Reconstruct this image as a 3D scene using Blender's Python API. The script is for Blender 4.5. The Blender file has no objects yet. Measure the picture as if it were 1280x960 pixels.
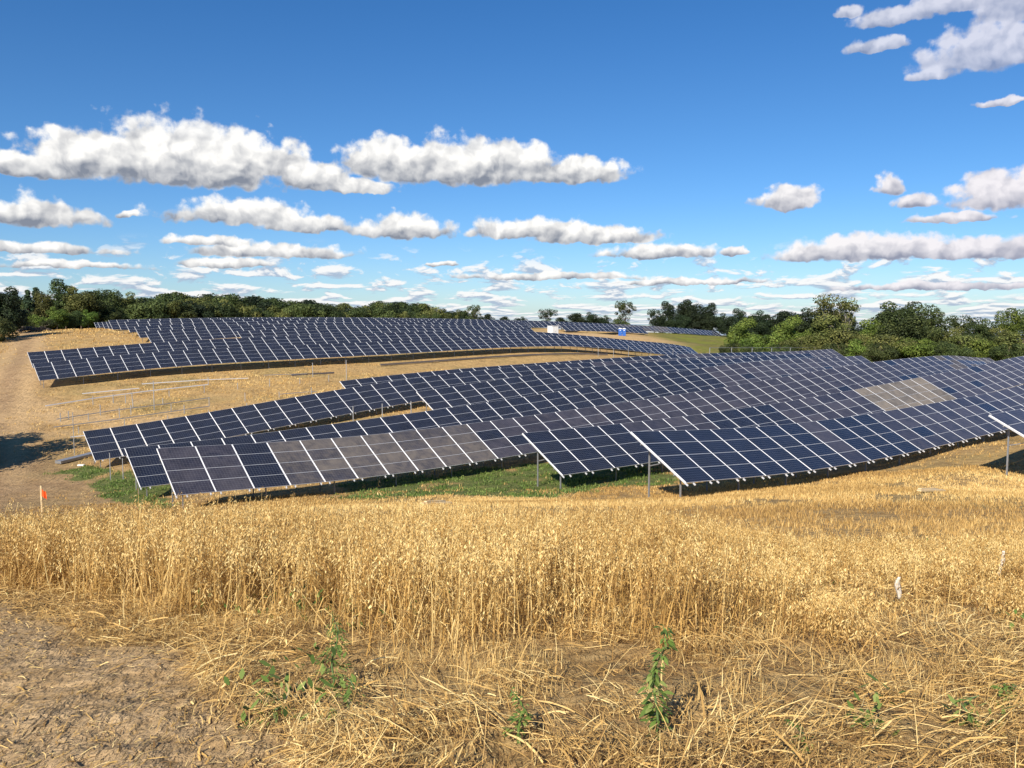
import bpy, math, random
import numpy as np
from mathutils import Matrix, Vector
R_=math.radians
sc=bpy.context.scene
COL=sc.collection
# ------------------------------------------------------------------ camera, sky, sun, exposure
cam=bpy.data.cameras.new('camera'); camo=bpy.data.objects.new('camera',cam); COL.objects.link(camo)
cam.sensor_width=36; cam.lens=28.48; cam.clip_end=9000; cam.clip_start=.05
camo.location=(0,0,0); camo.rotation_euler=(R_(90-4.538),0,0); sc.camera=camo
SUN_AZ=205.0; SUN_EL=36.5
sd=bpy.data.lights.new('sun','SUN'); sd.energy=5.0; sd.angle=R_(.55); sd.color=(1.0,.92,.80)
so=bpy.data.objects.new('sun',sd); COL.objects.link(so)
sdir=Vector((math.sin(R_(SUN_AZ))*math.cos(R_(SUN_EL)),math.cos(R_(SUN_AZ))*math.cos(R_(SUN_EL)),math.sin(R_(SUN_EL))))
so.rotation_euler=sdir.to_track_quat('Z','Y').to_euler()
sc.view_settings.view_transform='Standard'; sc.view_settings.look='None'
sc.view_settings.exposure=0.50; sc.view_settings.gamma=1
SKY=.070
CLOUD_B=10.6
CLOUDS=[(-21.5,9.6,7.6,3.3),(-27.2,9.5,3.9,2.4),(-30.8,8.8,2.9,1.1),(-16.7,9.9,3.8,2.0),(-13.4,9.2,2.9,1.3),(-11.0,8.8,3.2,.8),(-4.4,10.1,7.7,2.4),(-8.8,10.5,3.4,1.86),(0,10.5,3.9,1.67),(4.2,9.8,4.3,1.37),(-30.1,6.1,3.3,1.5),(-25.1,6.5,.9,.35),(-18.3,6.7,5.3,1.35),(-14.2,6.2,3.9,.95),(-7.8,6.0,3.6,1.3),(1.4,6.0,5.0,1.1),(5.6,5.6,5.0,.95),(10.0,4.5,4.3,.85),(15.1,4.5,.9,.5),(18.6,7.6,2.1,1.3),(24.5,8.2,.9,.98),(26.0,7.1,1.4,.8),(30.7,7.1,2.9,1.85),(28.2,6.1,2.6,.48),(23.5,4.2,6.1,1.3),(29.6,4.0,4.7,1.0),(29.7,15.2,3.7,2.15),(24.7,18.0,2.7,.9),(23.8,16.5,2.0,.6),(28.1,18.2,5.1,.9),(30.5,12.6,1.4,.36),(-29.6,4.2,4.2,.55),(-16.4,4.4,5.7,.8),(-19.9,5.0,3.5,.52),(-5.0,3.8,1.4,.28),(-18.9,3.6,3.5,.47),(2.8,2.9,6.7,.44),(12.2,2.5,5.4,.38),(27.9,2.0,6.6,.44),(26.8,14.6,1.2,.5),(31.5,17.6,3.0,2.2),(22.0,18.6,1.0,.6),(6.6,10.0,1.0,.9),(-28.3,3.3,4.8,.39)]
class G:
    """tiny node-graph helper"""
    def __init__(s,nt): s.nt=nt; s.n=nt.nodes; s.l=nt.links
    def node(s,t,**k):
        nd=s.n.new(t)
        for a,b in k.items(): setattr(nd,a,b)
        return nd
    def put(s,sock,v):
        if isinstance(v,bpy.types.NodeSocket): s.l.new(v,sock)
        else: sock.default_value=v
    def m(s,op,a,b=0.0,c=0.0,clamp=False):
        nd=s.node('ShaderNodeMath',operation=op,use_clamp=clamp)
        for i,v in enumerate((a,b,c)): s.put(nd.inputs[i],v)
        return nd.outputs[0]
    def v(s,op,a,b=(0,0,0)):
        nd=s.node('ShaderNodeVectorMath',operation=op); s.put(nd.inputs[0],a)
        if op=='SCALE': s.put(nd.inputs[3],b)
        else: s.put(nd.inputs[1],b)
        return nd.outputs['Value'] if op in('LENGTH','DOT_PRODUCT') else nd.outputs[0]
    def noise(s,vec,scale,detail=4,rough=.55,dist=0.0,dim='3D'):
        nd=s.node('ShaderNodeTexNoise',noise_dimensions=dim); s.put(nd.inputs['Vector'],vec); nd.inputs['Scale'].default_value=scale
        nd.inputs['Detail'].default_value=detail; nd.inputs['Roughness'].default_value=rough; nd.inputs['Distortion'].default_value=dist
        return nd.outputs[0],nd.outputs[1]
    def ramp(s,fac,lo,hi,a=0.0,b=1.0,smooth=True):
        nd=s.node('ShaderNodeMapRange',interpolation_type='SMOOTHSTEP' if smooth else 'LINEAR'); s.put(nd.inputs[0],fac)
        for i,v in zip((1,2,3,4),(lo,hi,a,b)): s.put(nd.inputs[i],v)
        return nd.outputs[0]
    def mix(s,f,a,b,mode='MIX'):
        nd=s.node('ShaderNodeMix',data_type='RGBA',blend_type=mode); s.put(nd.inputs[0],f)
        for i,v in ((6,a),(7,b)):
            if not isinstance(v,bpy.types.NodeSocket): v=tuple(v)+(1,) if len(v)==3 else v
            s.put(nd.inputs[i],v)
        return nd.outputs[2]
    def attr(s,name): return s.node('ShaderNodeAttribute',attribute_name=name)
world=bpy.data.worlds.new('World'); sc.world=world; world.use_nodes=True
def build_world():
    g=G(world.node_tree); bg=world.node_tree.nodes['Background']
    sky=g.node('ShaderNodeTexSky',sky_type='NISHITA'); sky.sun_disc=False
    sky.sun_elevation=R_(SUN_EL); sky.sun_rotation=R_(SUN_AZ); sky.altitude=100; sky.air_density=1.0; sky.dust_density=.35; sky.ozone_density=1.6
    tc=g.node('ShaderNodeTexCoord').outputs['Generated']
    sep=g.node('ShaderNodeSeparateXYZ'); g.l.new(tc,sep.inputs[0]); x,y,z=sep.outputs
    az=g.m('MULTIPLY',g.m('ARCTAN2',x,y),57.2958); el=g.m('MULTIPLY',g.m('ARCSINE',z),57.2958)
    cb=g.node('ShaderNodeCombineXYZ'); g.l.new(az,cb.inputs[0]); g.l.new(el,cb.inputs[1]); P=cb.outputs[0]
    # warp
    _,nc=g.noise(P,.42,3,.5,dim='2D'); w1=g.v('MULTIPLY',g.v('SUBTRACT',nc,(.5,.5,.5)),(1.7,.55,0))
    _,nc2=g.noise(P,1.3,3,.5,dim='2D'); w2=g.v('MULTIPLY',g.v('SUBTRACT',nc2,(.5,.5,.5)),(.5,.35,0))
    Pw=g.v('ADD',g.v('ADD',P,w1),w2)
    best=None; sw=None; sy=None
    for cx,cy,rx,ry in CLOUDS:
        d=g.v('MULTIPLY',g.v('SUBTRACT',Pw,(cx,cy,0)),(1/rx,1/ry,0))
        m=g.v('MAXIMUM',d,g.v('MULTIPLY',d,(-1,-2.8,1)))
        L=g.v('LENGTH',m)
        s2=g.node('ShaderNodeSeparateXYZ'); g.l.new(d,s2.inputs[0]); yy=s2.outputs[1]
        w=g.m('EXPONENT',g.m('MULTIPLY',L,-5.0)); wy=g.m('MULTIPLY',w,yy)
        if best is None: best=L; sw=w; sy=wy
        else: best=g.m('SMOOTH_MIN',best,L,.14); sw=g.m('ADD',sw,w); sy=g.m('ADD',sy,wy)
    rel=g.m('DIVIDE',sy,g.m('ADD',sw,1e-9))
    f1,_=g.noise(P,1.05,5,.52,dim='2D'); f2,_=g.noise(P,5.0,4,.55,dim='2D')
    def puff(vec):
        o=None
        for sc_,w_ in ((.62,.50),(1.6,.17)):
            vd=g.node('ShaderNodeTexVoronoi',feature='SMOOTH_F1',voronoi_dimensions='2D'); vd.inputs['Scale'].default_value=sc_; vd.inputs['Smoothness'].default_value=.6; g.l.new(g.v('MULTIPLY',vec,(1,1.35,1)),vd.inputs['Vector'])
            t=g.m('MULTIPLY',g.m('SUBTRACT',.46,vd.outputs['Distance']),w_); o=t if o is None else g.m('ADD',o,t)
        return o
    wob=g.v('ADD',P,g.v('MULTIPLY',g.v('SUBTRACT',g.noise(P,2.2,3,.5,dim='2D')[1],(.5,.5,.5)),(.38,.30,0)))
    pf=puff(wob); pf2=puff(g.v('ADD',wob,(.26,-.34,0)))
    fuzz=g.m('ADD',g.m('ADD',g.m('MULTIPLY',g.m('SUBTRACT',f1,.5),.55),g.m('MULTIPLY',g.m('SUBTRACT',f2,.5),.10)),g.m('MULTIPLY',pf,1.0))
    dens=g.m('ADD',g.m('SUBTRACT',1.0,best),fuzz)
    cover=g.ramp(dens,-.05,.30)
    # streets of small flat clouds, ever denser towards the horizon
    ly=g.m('MULTIPLY',g.m('LOGARITHM',g.m('MAXIMUM',g.m('ADD',el,.7),.05),2.71828),3.4)
    def deckn(off):
        cb2=g.node('ShaderNodeCombineXYZ'); g.l.new(g.m('MULTIPLY',az,.30),cb2.inputs[0]); g.l.new(g.m('ADD',ly,off),cb2.inputs[1]); cb2.inputs[2].default_value=4.2
        return g.noise(cb2.outputs[0],1.15,6,.58,.25,dim='2D')[0]
    h1=deckn(0.0); h1u=deckn(.30)
    hz=g.ramp(el,5.6,3.4)
    thr=g.ramp(el,-.2,5.4,.40,.60,False)
    deck=g.m('MULTIPLY',g.m('MULTIPLY',g.ramp(g.m('SUBTRACT',h1,thr),-.02,.10),hz),.92)
    # light on the clouds: brilliant tops and shoulders, grey flat bases
    lump,_=g.noise(Pw,.62,3,.5,dim='2D'); off=g.v('ADD',Pw,(.34,-.42,0)); lump2,_=g.noise(off,.62,3,.5,dim='2D')
    relief=g.m('ADD',g.m('MULTIPLY',g.m('SUBTRACT',lump2,lump),-.9),g.m('MULTIPLY',g.m('SUBTRACT',pf,pf2),.95))
    top=g.m('ADD',g.m('ADD',g.ramp(rel,-.55,.62,0.02,.95),relief),g.m('MULTIPLY',g.m('SUBTRACT',lump,.5),.7),clamp=True)
    edge=g.ramp(dens,.40,.02); top=g.m('MAXIMUM',top,g.m('MULTIPLY',g.m('MULTIPLY',edge,g.ramp(rel,-.35,.25,.3,1.0)),.55))
    warm=g.ramp(az,5,32)
    lit=g.mix(warm,(1.0,.985,.955),(.88,.85,.89)); base=g.mix(warm,(.235,.265,.33),(.30,.325,.43))
    ccol=g.mix(top,base,lit)
    dcol=g.mix(g.ramp(g.m('SUBTRACT',h1,h1u),-.07,.10),(.40,.49,.63),(.95,.94,.93))
    cs=g.v('SCALE',ccol,CLOUD_B); ds=g.v('SCALE',dcol,CLOUD_B)
    hsv=g.node('ShaderNodeHueSaturation'); hsv.inputs['Saturation'].default_value=1.22; hsv.inputs['Value'].default_value=1.0
    tint=g.mix(g.ramp(el,-1,16),(.78,.98,1.34),(.84,.96,1.19)); g.l.new(g.mix(1.0,sky.outputs[0],tint,'MULTIPLY'),hsv.inputs['Color'])
    c=g.mix(deck,hsv.outputs[0],ds); c=g.mix(g.m('MULTIPLY',cover,g.m('SUBTRACT',1.0,g.m('MULTIPLY',g.ramp(el,11,15),.28))),c,cs)
    g.l.new(c,bg.inputs[0]); bg.inputs[1].default_value=SKY
build_world()
world.cycles.sampling_method='MANUAL'; world.cycles.sample_map_resolution=512
# ------------------------------------------------------------------ measured layout: panel rows and ground levels (metres; camera at the origin)
ROWS={"A":{"b":26.7,"s":28.22,"t":84.0,"k":[[26.22,-5.197],[30.22,-5.463],[34.22,-5.736],[38.22,-5.928],[42.22,-6.04],[46.22,-6.084],[50.22,-6.075],[54.22,-6.031],[58.22,-5.968],[62.22,-5.893],[66.22,-5.802],[70.22,-5.676],[74.22,-5.476],[78.22,-5.286],[82.22,-5.186],[86.22,-5.143]]},"B":{"b":35.9,"s":28.98,"t":104.0,"k":[[26.98,-6.465],[30.98,-6.514],[34.98,-6.56],[38.98,-6.578],[42.98,-6.563],[46.98,-6.514],[50.98,-6.431],[54.98,-6.317],[58.98,-6.178],[62.98,-6.019],[66.98,-5.845],[70.98,-5.66],[74.98,-5.468],[78.98,-5.271],[82.98,-5.067],[86.98,-4.85],[90.98,-4.612],[94.98,-4.338],[98.98,-4.113],[102.98,-3.994],[106.98,-3.943]]},"C":{"b":45.0,"s":11.45,"t":116.0,"k":[[9.45,-6.712],[13.45,-6.859],[17.45,-7.048],[21.45,-7.166],[25.45,-7.189],[29.45,-7.134],[33.45,-7.029],[37.45,-6.899],[41.45,-6.759],[45.45,-6.616],[49.45,-6.466],[53.45,-6.302],[57.45,-6.117],[61.45,-5.907],[65.45,-5.676],[69.45,-5.432],[73.45,-5.189],[77.45,-4.961],[81.45,-4.762],[85.45,-4.601],[89.45,-4.48],[93.45,-4.394],[97.45,-4.342],[101.45,-4.338],[105.45,-4.438],[109.45,-4.737],[113.45,-4.971],[117.45,-5.089],[121.45,-5.132]]},"D":{"b":54.2,"s":11.91,"t":100.0,"k":[[9.91,-7.959],[13.91,-7.975],[17.91,-7.898],[21.91,-7.756],[25.91,-7.583],[29.91,-7.395],[33.91,-7.197],[37.91,-6.987],[41.91,-6.761],[45.91,-6.515],[49.91,-6.249],[53.91,-5.966],[57.91,-5.676],[61.91,-5.391],[65.91,-5.128],[69.91,-4.905],[73.91,-4.737],[77.91,-4.634],[81.91,-4.594],[85.91,-4.601],[89.91,-4.618],[93.91,-4.627],[97.91,-4.632],[101.91,-4.633],[105.91,-4.633]]},"E":{"b":63.4,"s":38.73,"t":103.0,"k":[[36.73,-6.706],[40.73,-6.447],[44.73,-6.136],[48.73,-5.838],[52.73,-5.558],[56.73,-5.306],[60.73,-5.094],[64.73,-4.933],[68.73,-4.832],[72.73,-4.792],[76.73,-4.804],[80.73,-4.849],[84.73,-4.89],[88.73,-4.874],[92.73,-4.766],[96.73,-4.693],[100.73,-4.657],[104.73,-4.646],[108.73,-4.649]]},"F":{"b":71.9,"s":12.78,"t":98.0,"k":[[10.78,-9.017],[14.78,-8.816],[18.78,-8.474],[22.78,-8.067],[26.78,-7.632],[30.78,-7.198],[34.78,-6.786],[38.78,-6.412],[42.78,-6.084],[46.78,-5.807],[50.78,-5.584],[54.78,-5.413],[58.78,-5.293],[62.78,-5.22],[66.78,-5.195],[70.78,-5.209],[74.78,-5.221],[78.78,-5.226],[82.78,-5.228],[86.78,-5.227],[90.78,-5.226],[94.78,-5.223],[98.78,-5.22],[102.78,-5.218]]},"G":{"b":81.8,"s":40.11,"t":139.81,"k":[[38.11,-6.881],[42.11,-6.636],[46.11,-6.393],[50.11,-6.206],[54.11,-6.058],[58.11,-5.937],[62.11,-5.834],[66.11,-5.743],[70.11,-5.658],[74.11,-5.58],[78.11,-5.507],[82.11,-5.442],[86.11,-5.386],[90.11,-5.341],[94.11,-5.311],[98.11,-5.298],[102.11,-5.301],[106.11,-5.323],[110.11,-5.36],[114.11,-5.409],[118.11,-5.464],[122.11,-5.515],[126.11,-5.55],[130.11,-5.551],[134.11,-5.498],[138.11,-5.432],[142.11,-5.397]]},"P":{"b":115.2,"s":15.25,"t":136.72,"k":[[13.25,-5.538],[17.25,-5.289],[21.25,-4.912],[25.25,-4.607],[29.25,-4.368],[33.25,-4.184],[37.25,-4.044],[41.25,-3.938],[45.25,-3.853],[49.25,-3.779],[53.25,-3.708],[57.25,-3.631],[61.25,-3.546],[65.25,-3.449],[69.25,-3.344],[73.25,-3.232],[77.25,-3.121],[81.25,-3.018],[85.25,-2.935],[89.25,-2.882],[93.25,-2.87],[97.25,-2.912],[101.25,-3.016],[105.25,-3.189],[109.25,-3.436],[113.25,-3.753],[117.25,-4.132],[121.25,-4.556],[125.25,-4.996],[129.25,-5.413],[133.25,-5.752],[137.25,-5.944],[141.25,-6.028]]},"Q":{"b":124.7,"s":15.91,"t":151.15,"k":[[13.91,-4.433],[17.91,-4.225],[21.91,-3.949],[25.91,-3.678],[29.91,-3.43],[33.91,-3.214],[37.91,-3.034],[41.91,-2.887],[45.91,-2.768],[49.91,-2.669],[53.91,-2.584],[57.91,-2.505],[61.91,-2.427],[65.91,-2.348],[69.91,-2.268],[73.91,-2.19],[77.91,-2.118],[81.91,-2.062],[85.91,-2.029],[89.91,-2.029],[93.91,-2.071],[97.91,-2.162],[101.91,-2.306],[105.91,-2.504],[109.91,-2.753],[113.91,-3.045],[117.91,-3.369],[121.91,-3.709],[125.91,-4.052],[129.91,-4.382],[133.91,-4.695],[137.91,-4.994],[141.91,-5.305],[145.91,-5.681],[149.91,-6.218],[153.91,-6.877]]},"S2":{"b":134.2,"s":47.38,"t":108.74,"k":[[45.38,-1.936],[49.38,-1.822],[53.38,-1.651],[57.38,-1.5],[61.38,-1.372],[65.38,-1.271],[69.38,-1.2],[73.38,-1.159],[77.38,-1.149],[81.38,-1.169],[85.38,-1.218],[89.38,-1.293],[93.38,-1.39],[97.38,-1.504],[101.38,-1.629],[105.38,-1.759],[109.38,-1.866],[113.38,-1.924]]},"S":{"b":143.6,"s":35.36,"t":116.36,"k":[[33.36,-2.031],[37.36,-1.818],[41.36,-1.573],[45.36,-1.354],[49.36,-1.159],[53.36,-0.989],[57.36,-0.844],[61.36,-0.724],[65.36,-0.627],[69.36,-0.555],[73.36,-0.506],[77.36,-0.482],[81.36,-0.48],[85.36,-0.502],[89.36,-0.548],[93.36,-0.616],[97.36,-0.707],[101.36,-0.821],[105.36,-0.957],[109.36,-1.113],[113.36,-1.222],[117.36,-1.278],[121.36,-1.299]]},"T":{"b":153.0,"s":35.95,"t":123.98,"k":[[33.95,-1.323],[37.95,-1.127],[41.95,-0.907],[45.95,-0.716],[49.95,-0.551],[53.95,-0.412],[57.95,-0.299],[61.95,-0.208],[65.95,-0.141],[69.95,-0.094],[73.95,-0.068],[77.95,-0.061],[81.95,-0.071],[85.95,-0.098],[89.95,-0.141],[93.95,-0.198],[97.95,-0.268],[101.95,-0.351],[105.95,-0.444],[109.95,-0.547],[113.95,-0.658],[117.95,-0.765],[121.95,-0.827],[125.95,-0.857],[129.95,-0.866]]},"U":{"b":162.2,"s":36.49,"t":130.11,"k":[[34.49,-0.412],[38.49,-0.316],[42.49,-0.205],[46.49,-0.106],[50.49,-0.019],[54.49,0.057],[58.49,0.121],[62.49,0.173],[66.49,0.214],[70.49,0.244],[74.49,0.262],[78.49,0.268],[82.49,0.263],[86.49,0.246],[90.49,0.217],[94.49,0.177],[98.49,0.126],[102.49,0.062],[106.49,-0.012],[110.49,-0.099],[114.49,-0.197],[118.49,-0.307],[122.49,-0.428],[126.49,-0.524],[130.49,-0.575],[134.49,-0.597]]},"V":{"b":171.6,"s":37.13,"t":139.05,"k":[[35.13,-0.063],[39.13,0.001],[43.13,0.077],[47.13,0.147],[51.13,0.21],[55.13,0.267],[59.13,0.317],[63.13,0.36],[67.13,0.395],[71.13,0.423],[75.13,0.442],[79.13,0.454],[83.13,0.457],[87.13,0.452],[91.13,0.438],[95.13,0.414],[99.13,0.381],[103.13,0.339],[107.13,0.286],[111.13,0.224],[115.13,0.151],[119.13,0.067],[123.13,-0.028],[127.13,-0.134],[131.13,-0.245],[135.13,-0.317],[139.13,-0.352],[143.13,-0.365]]},"W":{"b":181.0,"s":37.65,"t":234.0,"k":[[35.65,-0.137],[39.65,-0.021],[43.65,0.107],[47.65,0.215],[51.65,0.307],[55.65,0.383],[59.65,0.445],[63.65,0.494],[67.65,0.532],[71.65,0.559],[75.65,0.577],[79.65,0.586],[83.65,0.587],[87.65,0.58],[91.65,0.566],[95.65,0.546],[99.65,0.519],[103.65,0.486],[107.65,0.448],[111.65,0.404],[115.65,0.354],[119.65,0.299],[123.65,0.239],[127.65,0.174],[131.65,0.103],[135.65,0.027],[139.65,-0.055],[143.65,-0.142],[147.65,-0.234],[151.65,-0.332],[155.65,-0.436],[159.65,-0.546],[163.65,-0.662],[167.65,-0.784],[171.65,-0.913],[175.65,-1.048],[179.65,-1.19],[183.65,-1.339],[187.65,-1.495],[191.65,-1.659],[195.65,-1.831],[199.65,-2.011],[203.65,-2.199],[207.65,-2.397],[211.65,-2.605],[215.65,-2.823],[219.65,-3.051],[223.65,-3.291],[227.65,-3.543],[231.65,-3.809],[235.65,-4.075],[239.65,-4.243]]},"V2":{"b":171.6,"s":151.2,"t":185.92,"k":[[149.2,-1.143],[153.2,-1.186],[157.2,-1.26],[161.2,-1.355],[165.2,-1.473],[169.2,-1.614],[173.2,-1.777],[177.2,-1.962],[181.2,-2.17],[185.2,-2.399],[189.2,-2.605]]},"R":{"b":17.5,"s":45.23,"t":57.23,"k":[[43.23,-4.919],[47.23,-4.889],[51.23,-4.859],[55.23,-4.829],[59.23,-4.799],[63.23,-4.769]]}}
CTRL=np.array([[5.198,35.813,-8.106],[14.632,43.229,-8.837],[24.066,50.646,-8.984],[33.5,58.062,-8.802],[42.934,65.478,-8.385],[52.368,72.894,-8.052],[0.11,43.516,-9.354],[9.544,50.932,-9.467],[18.978,58.348,-9.32],[28.412,65.764,-8.908],[37.846,73.18,-8.357],[47.28,80.597,-7.739],[56.714,88.013,-7.002],[-19.295,39.836,-9.621],[-9.861,47.252,-10.075],[-0.427,54.668,-9.938],[9.007,62.084,-9.525],[18.441,69.501,-9.026],[27.875,76.917,-8.341],[37.309,84.333,-7.671],[46.743,91.749,-7.303],[56.177,99.165,-7.347],[65.611,106.582,-7.998],[-24.619,47.353,-10.768],[-15.185,54.769,-10.565],[-5.751,62.185,-10.006],[3.683,69.601,-9.324],[13.117,77.018,-8.485],[22.551,84.434,-7.714],[31.985,91.85,-7.403],[41.419,99.266,-7.436],[50.853,106.682,-7.442],[-9.22,71.161,-9.335],[0.214,78.577,-8.467],[9.648,85.993,-7.723],[19.082,93.409,-7.421],[28.516,100.826,-7.519],[37.95,108.242,-7.322],[47.384,115.658,-7.278],[-34.874,61.806,-11.646],[-25.44,69.222,-10.696],[-16.006,76.638,-9.415],[-6.572,84.054,-8.436],[2.862,91.47,-7.922],[12.296,98.887,-7.838],[21.73,106.303,-7.857],[31.164,113.719,-7.852],[-19.507,86.479,-9.51],[-10.073,93.895,-8.835],[-0.639,101.312,-8.463],[8.795,108.728,-8.209],[18.229,116.144,-8.015],[27.663,123.56,-7.927],[37.097,130.976,-7.989],[46.531,138.392,-8.144],[55.965,145.809,-8.127],[-59.692,97.373,-8.447],[-50.259,104.789,-7.516],[-40.825,112.206,-6.953],[-31.391,119.622,-6.688],[-21.957,127.038,-6.455],[-12.523,134.454,-6.141],[-3.089,141.87,-5.844],[6.345,149.287,-5.821],[15.779,156.703,-6.345],[25.213,164.119,-7.465],[34.647,171.535,-8.661],[-65.045,105.25,-6.892],[-55.611,112.666,-6.137],[-46.177,120.082,-5.493],[-36.743,127.498,-5.128],[-27.309,134.914,-4.886],[-17.875,142.331,-4.649],[-8.441,149.747,-4.488],[0.993,157.163,-4.621],[10.427,164.579,-5.212],[19.861,171.995,-6.168],[29.295,179.412,-7.154],[38.729,186.828,-8.14],[-46.175,132.167,-4.445],[-36.741,139.583,-4.009],[-27.307,147.0,-3.709],[-17.873,154.416,-3.678],[-8.439,161.832,-3.899],[0.995,169.248,-4.268],[-61.434,132.129,-4.66],[-52.0,139.545,-3.983],[-42.566,146.961,-3.473],[-33.132,154.377,-3.184],[-23.698,161.793,-3.109],[-14.264,169.21,-3.245],[-4.83,176.626,-3.586],[4.604,184.042,-3.907],[-66.78,139.883,-3.952],[-57.346,147.299,-3.345],[-47.912,154.716,-2.928],[-38.478,162.132,-2.723],[-29.044,169.548,-2.7],[-19.61,176.964,-2.827],[-10.176,184.38,-3.073],[-0.742,191.797,-3.394],[8.692,199.213,-3.495],[-72.041,147.45,-3.041],[-62.607,154.866,-2.735],[-53.173,162.282,-2.508],[-43.739,169.698,-2.385],[-34.305,177.114,-2.366],[-24.871,184.531,-2.452],[-15.437,191.947,-2.641],[-6.003,199.363,-2.936],[3.431,206.779,-3.204],[-77.347,155.235,-2.692],[-67.913,162.651,-2.482],[-58.479,170.068,-2.312],[-49.045,177.484,-2.206],[-39.611,184.9,-2.172],[-30.177,192.316,-2.215],[-20.743,199.732,-2.343],[-11.309,207.148,-2.562],[-1.875,214.565,-2.874],[7.559,221.981,-2.994],[-82.748,162.946,-2.346],[-73.314,170.363,-1.994],[-63.88,177.779,-1.764],[-54.446,185.195,-1.65],[-45.012,192.611,-1.622],[-35.578,200.027,-1.663],[-26.144,207.444,-1.761],[-16.71,214.86,-1.91],[-7.276,222.276,-2.106],[2.158,229.692,-2.351],[11.592,237.108,-2.645],[21.026,244.525,-2.993],[30.46,251.941,-3.399],[39.894,259.357,-3.868],[49.328,266.773,-4.408],[58.762,274.189,-5.032],[68.196,281.605,-5.752],[77.63,289.022,-6.452],[12.331,225.732,-3.452],[21.765,233.148,-3.664],[31.199,240.565,-4.086],[40.633,247.981,-4.708],[24.257,39.093,-7.828],[33.691,46.509,-7.738],[0.0,0.0,-1.6],[-4.0,2.0,-1.6],[4.0,2.0,-1.6],[0.0,3.3,-1.62],[-5.0,5.0,-1.95],[0.0,5.0,-1.98],[5.0,5.0,-1.98],[-6.0,8.0,-2.62],[0.0,8.0,-2.64],[7.0,8.0,-2.6],[0.0,12.0,-3.48],[-9.0,12.0,-3.5],[10.0,12.0,-3.45],[0.0,16.0,-4.2],[-12.0,16.0,-4.3],[12.0,16.0,-4.1],[0.0,20.0,-4.93],[-14.0,20.0,-5.1],[14.0,20.0,-4.8],[-4.0,28.0,-6.45],[4.0,28.0,-6.35],[14.0,28.0,-6.0],[-18.0,28.0,-7.3],[-20.0,-10.0,-0.5],[20.0,-10.0,-0.5],[0.0,-30.0,1.0],[-30.0,40.0,-10.2],[-32.0,55.0,-11.6],[-45.0,60.0,-11.8],[-55.0,75.0,-11.0],[-24.0,34.0,-8.9],[-70.0,95.0,-9.0],[-80.0,120.0,-6.5],[-95.0,150.0,-3.8],[-100.0,200.0,-2.2],[-60.0,210.0,-2.0],[26.0,36.0,-7.9],[34.0,44.0,-8.6],[45.0,40.0,-8.0],[60.0,285.0,-5.9],[75.0,300.0,-5.9],[20.0,300.0,-4.0],[40.0,300.0,-4.7],[60.0,315.0,-5.4],[45.0,215.0,-6.0],[52.0,235.0,-6.0],[36.0,165.0,-7.9],[60.0,190.0,-8.2],[95.0,190.0,-8.6],[110.0,170.0,-8.6],[90.0,140.0,-8.0],[130.0,150.0,-8.0],[0.0,260.0,-3.5],[-60.0,290.0,-3.2],[20.0,266.0,-4.25],[22.0,222.0,-4.15],[30.0,240.0,-4.5],[12.0,215.0,-4.05],[40.0,232.0,-4.9],[34.0,205.0,-4.6],[16.0,240.0,-4.1],[-120.0,330.0,-5.0],[0.0,340.0,-3.8],[100.0,330.0,-7.2],[-30.0,300.0,-3.2],[150.0,260.0,-9.0]])
TH=R_(51.83)
E_=np.array([math.sin(TH),math.cos(TH),0]); N_=np.array([-math.cos(TH),math.sin(TH),0])
TILT=R_(28.5)
rng=np.random.default_rng(7); random.seed(7)
def tps():
    X=CTRL[:,:2]; n=len(X); r=np.linalg.norm(X[:,None]-X[None],axis=2)
    K=np.where(r>0,r*r*np.log(r+1e-12),0)+2.0*np.eye(n); P=np.c_[np.ones(n),X]
    A=np.block([[K,P],[P.T,np.zeros((3,3))]]); return np.linalg.solve(A,np.r_[CTRL[:,2],0,0,0])
TS=tps()
TAB=rng.random((256,256))
def vn(x,y):
    xi=np.floor(x).astype(int); yi=np.floor(y).astype(int); fx=x-xi; fy=y-yi; fx=fx*fx*(3-2*fx); fy=fy*fy*(3-2*fy)
    a=TAB[xi&255,yi&255]; b=TAB[(xi+1)&255,yi&255]; c=TAB[xi&255,(yi+1)&255]; d=TAB[(xi+1)&255,(yi+1)&255]
    return (a*(1-fx)+b*fx)*(1-fy)+(c*(1-fx)+d*fx)*fy-.5
def gbase(x,y):
    x=np.asarray(x,float).ravel(); y=np.asarray(y,float).ravel(); out=np.empty(len(x))
    # far outside the surveyed area the level eases out to a plain
    R=np.hypot(x,y); k=np.where(R>330,330/np.maximum(R,1),1.0); k=np.where(y<-25,np.minimum(k,25/np.maximum(-y,1)),k); xq=x*k; yq=y*k
    drop=np.maximum(R-340,0)*.03
    for i in range(0,len(x),20000):
        q=np.c_[xq[i:i+20000],yq[i:i+20000]]; r2=((q[:,None]-CTRL[None,:,:2])**2).sum(2)
        out[i:i+20000]=(.5*r2*np.log(r2+1e-12))@TS[:-3]+TS[-3]+q@TS[-2:]-drop[i:i+20000]*(y[i:i+20000]>0)
    return out
def seg_dist(x,y,poly):
    d=np.full(len(x),1e9)
    for (x0,y0),(x1,y1) in zip(poly[:-1],poly[1:]):
        vx,vy=x1-x0,y1-y0; t=np.clip(((x-x0)*vx+(y-y0)*vy)/(vx*vx+vy*vy),0,1); d=np.minimum(d,np.hypot(x-x0-t*vx,y-y0-t*vy))
    return d
def inpoly(x,y,poly):
    c=np.zeros(len(x),bool); n=len(poly)
    for i in range(n):
        x0,y0=poly[i]; x1,y1=poly[(i+1)%n]
        k=((y0>y)!=(y1>y)); 
        with np.errstate(divide='ignore',invalid='ignore'): xx=(x1-x0)*(y-y0)/((y1-y0) or 1e-9)+x0
        c^=k&(x<xx)
    return c
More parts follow.
